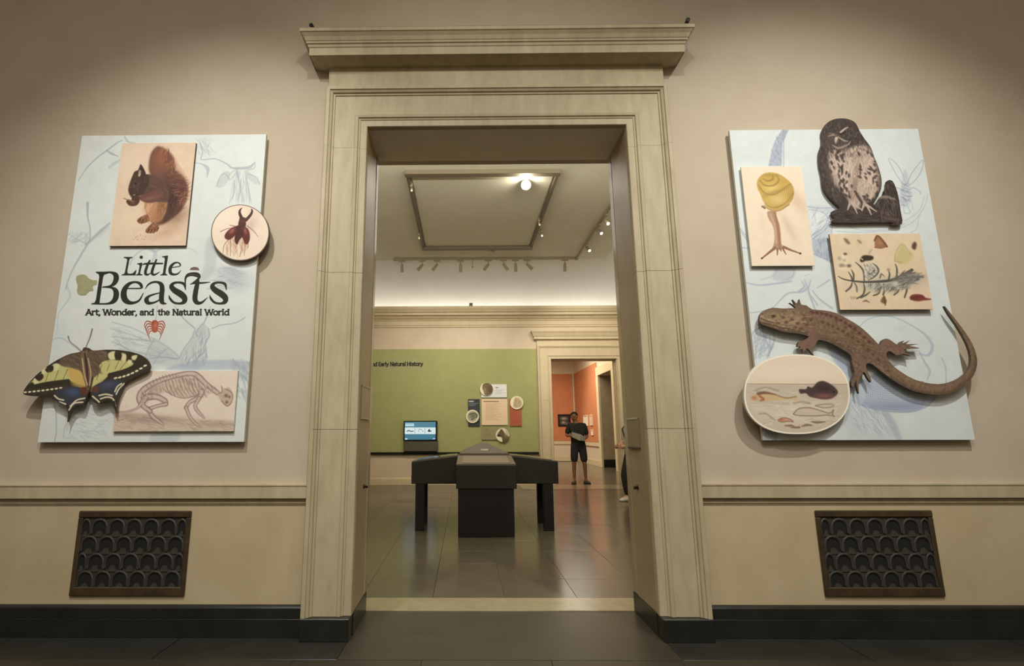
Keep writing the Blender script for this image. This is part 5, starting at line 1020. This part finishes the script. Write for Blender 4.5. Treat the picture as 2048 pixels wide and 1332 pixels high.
bm = NB(); q = [(L1+.03, Y1+.02), (L2-.03, Y1+.02), (L2-.03, YC+HW-.02), (L1+.03, YC+HW-.02)]
mid = [(XC+(x-XC)*.52, YC+(y-YC)*.52) for x, y in q]; tp = [(XC+(x-XC)*.12, YC+(y-YC)*.12) for x, y in q]
loops(bm, [[(x, y, zc) for x, y in q], [(x, y, zc+.035) for x, y in q], [(x, y, zc+.035+(apz-zc-.035)*.545) for x, y in mid], [(x, y, apz) for x, y in tp]], True); pyr = obj('pyramid', bm, 'casetop', dc)
M['label_w'] = mat('white_label', (216, 208, 190), .5)
d_ = np.array([0, -(Y1+.02-mid[0][1]), 0]); py = Y1+.02+(mid[0][1]-Y1-.02)*.55; pz = zc+.035+(apz-zc-.035)*.545*.55
obj('label_plate', box(NB(), XC-.045, XC+.055, py-.012, py-.006, pz-.012, pz+.014, .001), 'label_w', pyr)
obj('front_pedestal', box(NB(), -.075, .612, Y0+.015, Y1+.05, .0, zf_b, .004), 'case2', dc); obj('back_pedestal', box(NB(), L1+.03, L2-.03, YC+HW-.1, yb-.02, 0, zf_b, .004), 'case2', dc)
for x0, x1 in ((XL+.055, XL+.17), (XR-.20, XR-.075)):
    for y in (Y1+.005, YC+HW-.13): obj('leg', box(NB(), x0, x1, y, y+.12, 0, zw_b, .004), 'case2', dc)

# ceiling fittings
def fitting_head(t, p, d, L=.17, r=.034, lit=None, m='track'):
    p = Vector(p); d = Vector(d).normalized(); q = p+d*L
    obj('adapter', box(NB(), p.x-.075, p.x+.075, p.y-.018, p.y+.018, GC-.075, GC-.041, .003), 'track', t)
    obj('stem', cyl(NB(), (p.x, p.y, GC-.075), tuple(p), .009, n=8), m, t)
    bm = NB(); loops(bm, [[c+(d.orthogonal().normalized()*math.cos(a)+d.cross(d.orthogonal().normalized())*math.sin(a))*rr for a in np.linspace(0, 2*PI, 14, endpoint=False)] for c, rr in ((p-d*.02, r*.55), (p, r*.85), (p+d*L*.55, r), (q, r*1.08), (q-d*.012, r*.9))], True)
    h = obj('lamp_body', bm, m, t)
    if lit: obj('lamp_lens', cyl(NB(), q-d*.012, q-d*.004, r*.88, n=14), lit, h)
M['lens_dim'] = mat('lamp_lens_dim', (230, 214, 180), .3, emit=(255, 232, 190), estr=.5)
M['lens'] = mat('lamp_lens_bright', (255, 246, 220), .3, emit=(255, 240, 206), estr=40)
M['lens2'] = mat('lamp_lens_lit', (255, 246, 220), .3, emit=(255, 240, 206), estr=5)
xa, ya = 0, floor_at(1000, 521, 5.14)[1]
tr = thing('lighting_track', (.3, ya, GC), 'lighting track along the far edge of the gallery ceiling', 'track')
x0, x1 = onY([(795, 520), (1150, 520)], ya)[:, 0]
obj('rail', box(NB(), x0, x1, ya-.02, ya+.02, GC-.04, GC, .004), 'track', tr); obj('feed_box', box(NB(), x0-.09, x0-.001, ya-.03, ya+.03, GC-.05, GC, .004), 'track', tr)
Z3 = GC-.15
heads = [(804, 0, 'straight'), (845, -.9, ''), (874, -.8, ''), (921, 0, ''), (977, -.8, ''), (1007, .8, ''), (1031, .05, ''), (1054, 1.1, ''), (1130, 0, '')]
ordw = ['first', 'second', 'third', 'fourth', 'fifth', 'sixth', 'seventh', 'eighth', 'ninth']
for i, (u, sl, _) in enumerate(heads):
    x = at(u, 530, ya)[0]; t = thing('track_spotlight', (x, ya, GC-.04), '%s spotlight from the left on the far ceiling track, %s' % (ordw[i], 'hanging straight' if abs(sl) < .1 else 'tilted left' if sl < 0 else 'tilted right'), 'spotlight', 'spotlights on the far ceiling track')
    fitting_head(t, (x, ya, Z3), (sl, .25, -1))
x = at(945, 530, ya)[0]; t = thing('pendant_sensor', (x, ya, GC-.04), 'thin pendant rod with a small ball on the far ceiling track', 'sensor'); obj('rod', cyl(NB(), (x, ya, GC-.041), (x, ya, GC-.20), .007, n=8), 'track', t); obj('sensor_ball', ball(NB(), (x, ya, GC-.215), .022), 'grey', t)
xs = floor_at(1153, 519, GC-.04)[0]
tr = thing('lighting_track', (xs, 9.5, GC), 'lighting track running towards the viewer along the right of the gallery ceiling', 'track')
obj('rail', box(NB(), xs-.02, xs+.02, 6.2, ya-.05, GC-.04, GC, .004), 'track', tr); obj('feed_box', box(NB(), xs-.03, xs+.03, ya-.049, ya+.05, GC-.05, GC, .004), 'track', tr)
for i, (u, v) in enumerate(((1179, 504), (1203, 470), (1212, 451))):
    d = ray((u, v))[0]; zz = GC-.24; tt = (zz-CH)/d[2]; y = d[1]*tt; x = xs+.02
    t = thing('track_spotlight', (x, y, GC-.04), ['lit spotlight at the far end of the right ceiling track', 'middle of the three lit spotlights on the right ceiling track', 'nearest lit spotlight on the right ceiling track, beside the door reveal'][i], 'spotlight', 'spotlights on the right ceiling track')
    obj('adapter', box(NB(), xs-.018, xs+.018, y-.08, y+.08, GC-.075, GC-.0405, .003), 'track', t)
    p = Vector((x-.03, y, GC-.15)); dd = Vector((.25, -.65, -.75)).normalized()
    obj('stem', cyl(NB(), (x-.02, y, GC-.075), tuple(p), .009, n=8), 'track', t); o = obj('lamp_body', cyl(NB(), p-dd*.03, p+dd*.12, .026, .036, 12), 'grey', t); obj('lamp_lens', cyl(NB(), p+dd*.116, p+dd*.1225, .028, n=12), 'lens2', o)
# bright spotlight under the ceiling panel, turned to the doorway
d = ray((1052, 370))[0]; zz = 5.09; tt = (zz-CH)/d[2]; px_, py_ = d[0]*tt, d[1]*tt
t = thing('ceiling_spotlight', (px_, py_+.05, GC), 'bright glaring spotlight under the gallery ceiling panel', 'spotlight')
dd = Vector((-px_*.9, -py_, CH-zz)).normalized(); q = Vector((px_, py_, zz))
obj('canopy', cyl(NB(), (px_, py_+.14, GC-.045), (px_, py_+.14, GC-.0205), .05, n=16), 'fixw', t); obj('stem', cyl(NB(), (px_, py_+.14, GC-.045), tuple(q-dd*.13+Vector((0, 0, .02))), .010, n=8), 'fixw', t)
o = obj('lamp_body', cyl(NB(), q-dd*.17, q, .045, .078, 18), 'fixw', t); obj('lamp_lens', cyl(NB(), q-dd*.002, q+dd*.004, .062, n=18), 'lens', o)
lp_ = bpy.data.lights.new('lamp_glow', 'POINT'); lp_.energy = 14; lp_.shadow_soft_size = .05; lp_.color = (1, .93, .78); lo_ = bpy.data.objects.new('lamp_glow', lp_); COL.objects.link(lo_); lo_.location = q+dd*.09
# small fittings: junctions on the panel frame, ceiling detector, sensor on the cornice
for (u, v), lab in (((823, 377), 'small pale spotlight clipped on the left edge of the ceiling panel'), ((838, 473), 'tiny pale spotlight by the far left corner of the ceiling panel'), ((1078, 446), 'small pale spotlight clipped on the right edge of the ceiling panel'), ((1083, 468), 'tiny lit spotlight right of the ceiling panel')):
    x, y = floor_at(u, v, GC-.1); t = thing('clip_spotlight', (x, y, GC), lab, 'spotlight')
    obj('clip', box(NB(), x-.02, x+.02, y-.035, y+.035, GC-.085, GC, .005), 'track', t); o = obj('lamp_body', cyl(NB(), (x, y+.015, GC-.085), (x+.006, y-.03, GC-.15), .014, .020, 12), 'track', t)
    obj('lamp_lens', cyl(NB(), (x+.0058, y-.0285, GC-.148), (x+.0063, y-.0315, GC-.152), .016, n=12), 'lens2' if u == 1083 else 'lens_dim', o)
x, y = floor_at(985, 500, GC-.03); t = thing('ceiling_detector', (x, y, GC), 'small round detector on the ceiling beyond the ceiling panel', 'detector'); obj('detector_base', cyl(NB(), (x, y, GC-.03), (x, y, GC-.0), .07, n=20), 'grey', t); obj('detector_dome', cyl(NB(), (x, y, GC-.075), (x, y, GC-.0305), .03, .05, 16), 'track', t)
x, z = at(942, 611, YF-.28); t = thing('cornice_sensor', (x, YF-.24, 4.375), 'small grey sensor box standing on the lit gallery cornice', 'sensor'); obj('sensor_box', box(NB(), x-.045, x+.045, YF-.29, YF-.21, 4.3755, 4.46, .006), 'grey', t); obj('sensor_lens', cyl(NB(), (x, YF-.291, 4.42), (x, YF-.30, 4.42), .018, n=12), 'metal', t)

# ================================================================ ORANGE ROOM CONTENTS
ox0 = 1.2
t = thing('wall_panel', (3, RY, .86), 'orange wall panel on the end wall of the room behind the standing man', 'display panel')
oz1 = at(1130, 748, RY)[1]; oz0 = .87
obj('panel', box(NB(), ox0, RX1-.11, RY-.03, RY-.001, oz0, oz1, .004), 'orange', t)
obj('corner_trim', box(NB(), RX1-.105, RX1-.05, RY-.04, RY-.001, oz0, oz1+.02, .004), 'galstone', t)
t = thing('wall_panel', (RX1, 21, .86), 'orange wall panel on the side wall beside the dark doorway', 'display panel')
obj('panel', box(NB(), RX1-.03, RX1-.001, RDY1+.32, RY-.05, oz0, oz1, .004), 'orange', t)
YPc = RY-.032
R = rect_px((1116, 828.5), (1141, 828.5), (1116, 853), (1141, 853), RY-.06)
t = thing('framed_picture', ((R[0]+R[2])/2, RY-.03, R[1]), 'dark framed picture on the orange wall left of the man', 'picture')
for nm, a in (('frame_rail', (R[0], R[2], R[1], R[1]+.07)), ('frame_rail', (R[0], R[2], R[3]-.07, R[3])), ('frame_stile', (R[0], R[0]+.07, R[1]+.07, R[3]-.07)), ('frame_stile', (R[2]-.07, R[2], R[1]+.07, R[3]-.07))): obj(nm, box(NB(), a[0], a[1], RY-.07, RY-.031, a[2], a[3], .006), 'metal', t)
cv = Canvas(R[0]+.06, R[1]+.06, R[2]-.06, R[3]-.06, RY-.045, 240, (58, 46, 40), .9); c = cv.crop(0, 0, 1)
cv.blob((1128, 837), 7, 3, (176, 160, 140), .9); cv.blob((1127, 845), 5, 3, (190, 174, 150), .8); cv.blob((1134, 848), 4, 3, (120, 104, 90), .8)
printed('picture', rect(R[0]+.06, R[1]+.06, R[2]-.06, R[3]-.06), RY-.045, RY-.032, cv, 'metal', t)
M['paper'] = mat('white_paper', (232, 220, 200), .7); M['leaflet'] = mat('grey_paper', (150, 144, 126), .7); M['photo'] = mat('pale_print', (206, 186, 160), .6, var=.2, scale=9)
M['wframe'] = mat('pale_frame', (222, 200, 166), .5)
def side_at(u, v):
    d = ray((u, v))[0]; tt = (RX1-.03)/d[0]; return d[1]*tt, CH+d[2]*tt
for i, (u0, u1, v0, v1) in enumerate(((1167.5, 1177, 831, 852), (1180, 1186.5, 830, 851), (1183, 1187.5, 859, 871))):
    ya_, zt = side_at(u0, v0); yb_, zb = side_at(u1, v1); y0, y1 = sorted((ya_, yb_)); zb, zt = sorted((zb, zt))
    t = thing('wall_print', (RX1-.03, (y0+y1)/2, zb), ['pale framed print nearest the corner, behind the man', 'pale framed print near the dark doorway, upper one', 'small bright framed print below the others near the dark doorway'][i], 'print', 'pale prints on the orange side wall')
    for nm, a in (('frame_rail', (y0, y1, zb, zb+.04)), ('frame_rail', (y0, y1, zt-.04, zt)), ('frame_stile', (y0, y0+.05, zb+.04, zt-.04)), ('frame_stile', (y1-.05, y1, zb+.04, zt-.04))): obj(nm, box(NB(), RX1-.065, RX1-.0305, *a, .004), 'wframe', t)
    obj('print_sheet', box(NB(), RX1-.048, RX1-.0305, y0+.05, y1-.05, zb+.04, zt-.04), 'paper' if i != 1 else 'photo', t)

# ================================================================ PEOPLE
M['skin'] = mat('skin_brown', (128, 88, 62), .55, var=.06, scale=12); M['skin2'] = mat('skin_pale', (206, 158, 130), .55, var=.05, scale=12)
M['hair'] = mat('dark_hair', (30, 24, 20), .6); M['hair2'] = mat('grey_hair', (120, 112, 100), .6)
M['polo'] = mat('dark_shirt', (30, 27, 20), .9, var=.15, scale=20); M['shorts'] = mat('navy_shorts', (30, 27, 33), .85, var=.15, scale=18)
M['shoe'] = mat('brown_shoe', (62, 46, 34), .6); M['greyshirt'] = mat('pale_grey_shirt', (188, 178, 162), .85, var=.1, scale=16); M['trouser'] = mat('dark_trousers', (42, 36, 30), .85); M['whiteshoe'] = mat('white_shoe', (226, 216, 200), .6); M['eye'] = mat('eye_dark', (22, 18, 16), .3)
def hand_fingers(bm, base, direction, side, curl, s=1.):
    """palm block grown as a tube plus four unequal bent fingers and a thumb off its side"""
    B = Vector(base); D = Vector(direction).normalized(); S = Vector(side).normalized(); Cn = Vector(curl).normalized()
    tube(bm, [B-D*.02, B+D*.02, B+D*.06, B+D*.088], [.024*s, .034*s, .040*s, .030*s], 8)
    for k, l in enumerate((.066, .076, .071, .055)):
        o = B+D*.075+S*(.030-.02*k)*s
        tube(bm, [o-D*.02, o+D*l*.35+Cn*.006, o+D*l*.66+Cn*.028, o+D*l*.72+Cn*.05], [.0095*s, .009*s, .008*s, .006*s], 6)
    o = B+D*.02+S*.034*s
    tube(bm, [o-S*.012, o+S*.014+D*.02, o+S*.016+D*.045+Cn*.014, o+S*.006+D*.062+Cn*.026], [.012*s, .0115*s, .0095*s, .007*s], 6)
def person(loc, rot, J, label, skinm, shirtm, legm, shoem, hairm, shorts=True, scale=1.):
    """J: joints in the person's own frame (facing -y)"""
    t = thing('person', (0, 0, 0), label, 'person'); g = lambda n: Vector(J[n])
    order = ['pelvis', 'waist', 'chest', 'neckb', 'neck', 'jaw', 'head', 'crown']; rad = [(.135, .105), (.125, .095), (.155, .11), (.075, .06), (.058, .058), (.072, .080), (.084, .096), (.060, .066)]
    V = [J[k] for k in order]; E_ = [(i, i+1) for i in range(7)]; Rr = list(rad)
    for s in ('L', 'R'):
        i0 = len(V); V += [J['sh'+s], J['el'+s], J['wr'+s]]; Rr += [.058, .043, .028]; E_ += [(2, i0), (i0, i0+1), (i0+1, i0+2)]
        i0 = len(V); V += [J['hip'+s], J['kn'+s], J['ca'+s], J['an'+s], J['to'+s]]; Rr += [.092, .058, .052, .034, .03]; E_ += [(0, i0), (i0, i0+1), (i0+1, i0+2), (i0+2, i0+3), (i0+3, i0+4)]
    def extra(bm):
        for s in ('L', 'R'): hand_fingers(bm, J['wr'+s], g('ha'+s)-g('wr'+s), J['thumb'+s], J['curl'+s])
        h = g('head'); ry = J.get('look', 0); Rm = Matrix.Rotation(ry, 3, 'Z')
        def f(x, y, z): return h+Rm @ Vector((x, y, z))
        tube(bm, [f(0, -.080, .022), f(0, -.098, -.012), f(0, -.086, -.03)], [.009, .017, .012], 8)            # nose
        tube(bm, [f(-.026, -.078, -.058), f(0, -.088, -.056), f(.026, -.078, -.058)], [.005, .009, .005], 6)    # mouth
        for q in (-1, 1):
            ball(bm, f(q*.082, .005, -.005), .026, 10, (.4, .8, 1.25))                                          # ear
            tube(bm, [f(q*.05, -.078, .03), f(q*.03, -.088, .036), f(q*.012, -.086, .03)], [.005, .007, .005], 6)  # brow
    body = skin('body', V, E_, Rr, skinm, t, 2, 0, extra)
    h = g('head'); Rm = Matrix.Rotation(J.get('look', 0), 3, 'Z')
    for q in (-1, 1): obj('eye', ball(NB(), h+Rm @ Vector((q*.032, -.084, .012)), .0075, 8), 'eye', t)
    bm = NB(); b = bmesh.new(); bmesh.ops.create_uvsphere(b, u_segments=16, v_segments=10, radius=.1)
    for v in b.verts: v.co = Vector((v.co.x*.98, v.co.y*1.08, v.co.z*1.12))
    bmesh.ops.delete(b, geom=[v for v in b.verts if v.co.z < (.012 if v.co.y < -.02 else -.055) or (v.co.y < -.075 and v.co.z < .055)], context='VERTS')
    hm = Matrix.Translation(h+Vector((0, .008, .012))) @ Rm.to_4x4(); merge(bm, b, hm); o = obj('hair', bm, hairm, t, True); md = o.modifiers.new('th', 'SOLIDIFY'); md.thickness = .012; md.offset = -1
    # shirt with sleeves
    V = [tuple(g('pelvis')-Vector((0, 0, .10))), J['pelvis'], J['waist'], J['chest'], (g('neckb')-Vector((0, 0, .015)))]; Rr = [(.20, .165), (.196, .162), (.178, .145), (.188, .138), (.082, .07)]; E_ = [(0, 1), (1, 2), (2, 3), (3, 4)]
    for s in ('L', 'R'):
        e = g('sh'+s).lerp(g('el'+s), .86 if shorts else .95); i0 = len(V); V += [J['sh'+s], tuple(e)]; Rr += [.078, .070]; E_ += [(3, i0), (i0, i0+1)]
    skin('shirt', V, E_, Rr, shirtm, t, 2)
    V = [tuple(g('pelvis')+Vector((0, 0, .10))), tuple(g('pelvis')+Vector((0, 0, -.02)))]; Rr = [(.172, .138), (.168, .138)]; E_ = [(0, 1)]
    for s in ('L', 'R'):
        hp, kn = g('hip'+s), g('kn'+s); i0 = len(V)
        if shorts: V += [tuple(hp.lerp(kn, .12)), tuple(hp.lerp(kn, .55)), tuple(hp.lerp(kn, 1.02))]; Rr += [.112, .10, .096]; E_ += [(1, i0), (i0, i0+1), (i0+1, i0+2)]
        else: V += [tuple(hp.lerp(kn, .12)), tuple(kn), J['an'+s]]; Rr += [.108, .082, .062]; E_ += [(1, i0), (i0, i0+1), (i0+1, i0+2)]
    skin('shorts' if shorts else 'trousers', V, E_, Rr, legm, t, 2)
    for s in ('L', 'R'):
        a, b = g('an'+s), g('to'+s); d = (b-a); d.z = 0; d.normalize(); bm = NB(); sd = Vector((-d.y, d.x, 0))
        def ring(k, wd, z0, z1): c = a+d*k; c.z = 0; return [c+sd*x*wd+Vector((0, 0, z)) for x, z in ((-1, z0), (-1, z0+(z1-z0)*.6), (-.55, z1), (.55, z1), (1, z0+(z1-z0)*.6), (1, z0))]
        loops(bm, [ring(-.075, .028, .003, .06), ring(-.05, .038, .0, .085), ring(.02, .042, .0, .095), ring(.08, .046, .0, .07), ring(.14, .046, .0, .05), ring(.18, .028, .003, .035)], True); obj('shoe', bm, shoem, t, True)
    Mx = Matrix.Translation(loc) @ Matrix.Rotation(rot, 4, 'Z') @ Matrix.Scale(scale, 4)
    for o in t.children: o.matrix_parent_inverse = Matrix.Identity(4)
    t.matrix_basis = Mx
    return t
mx, my = floor_at(1160, 967.5)
man = dict(pelvis=(0, 0, .96), waist=(-.01, 0, 1.12), chest=(-.02, 0, 1.34), neckb=(-.045, -.01, 1.475), neck=(-.06, -.02, 1.525), jaw=(-.075, -.04, 1.58), head=(-.08, -.035, 1.642), crown=(-.08, -.02, 1.725),
    shR=(-.205, 0, 1.42), elR=(-.275, .03, 1.16), wrR=(-.262, -.17, 1.16), haR=(-.17, -.175, 1.17), thumbR=(.0, .1, 1), curlR=(.2, -.8, -.1),
    shL=(.17, 0, 1.41), elL=(.235, .02, 1.13), wrL=(.13, -.17, 1.09), haL=(.04, -.18, 1.09), thumbL=(.0, .1, 1), curlL=(-.2, -.8, -.1),
    hipR=(-.095, 0, .90), knR=(-.125, -.015, .50), caR=(-.125, .015, .34), anR=(-.13, .02, .09), toR=(-.19, -.12, .04),
    hipL=(.095, 0, .90), knL=(.13, -.015, .50), caL=(.145, .015, .34), anL=(.155, .02, .09), toL=(.20, -.125, .04), look=-.25)
person((mx, my, 0), 0, man, 'man in dark polo shirt and navy shorts standing in the far doorway', 'skin', 'polo', 'shorts', 'shoe', 'hair')
bk = thing('folded_leaflet', (mx-.1, my-.24, 1.1), 'white folded leaflet held open by the standing man', 'leaflet')
bm = NB(); P3 = [(-.235, -.225, 1.255), (-.02, -.265, 1.19), (.085, -.235, 1.13), (.075, -.215, 1.03), (-.06, -.25, 1.045), (-.235, -.205, 1.13)]
P3 = [(x+.035, y-.03, z) for x, y, z in P3]
fr = [bm.verts.new((mx+x, my+y-.004, z)) for x, y, z in P3]; bkv = [bm.verts.new((mx+x, my+y+.004, z)) for x, y, z in P3]
for f in ((0, 1, 4, 5), (1, 2, 3, 4)): bm.faces.new([fr[i] for i in f]); bm.faces.new([bkv[i] for i in f][::-1])
for i in range(6): bm.faces.new((fr[i], bkv[i], bkv[(i+1) % 6], fr[(i+1) % 6]))
obj('cover', bm, 'leaflet', bk)
wy = 10.0
wx = at(1264.5, 900, wy)[0]
wom = dict(pelvis=(0, .02, .90), waist=(0, .0, 1.06), chest=(0, -.01, 1.25), neckb=(0, .01, 1.385), neck=(0, .02, 1.43), jaw=(0, .012, 1.48), head=(0, .018, 1.54), crown=(0, .03, 1.615),
    shR=(-.175, .0, 1.32), elR=(-.205, -.02, 1.06), wrR=(-.12, -.215, .985), haR=(-.09, -.29, .98), thumbR=(.2, 0, .95), curlR=(.8, .2, .1),
    shL=(.175, .0, 1.32), elL=(.205, -.02, 1.06), wrL=(.10, -.20, .985), haL=(.05, -.27, .98), thumbL=(-.2, 0, .95), curlL=(-.8, .2, .1),
    hipR=(-.085, .02, .85), knR=(-.10, -.13, .46), caR=(-.10, -.10, .32), anR=(-.10, -.08, .09), toR=(-.10, -.2, .04),
    hipL=(.085, .02, .85), knL=(.10, .0, .46), caL=(.10, .05, .32), anL=(.10, .10, .09), toL=(.10, -.03, .04), look=0)
pw = person((wx, wy, 0), -1.25, wom, 'person in a pale grey top, half hidden behind the right door reveal', 'skin2', 'greyshirt', 'trouser', 'whiteshoe', 'hair2', False)
obj('shoulder_strap', tube(NB(), [(-.13, .09, 1.36), (-.12, -.03, 1.40), (-.08, -.135, 1.30), (0, -.15, 1.15), (.12, -.12, 1.0)], .012, 6), 'trouser', None).parent = pw
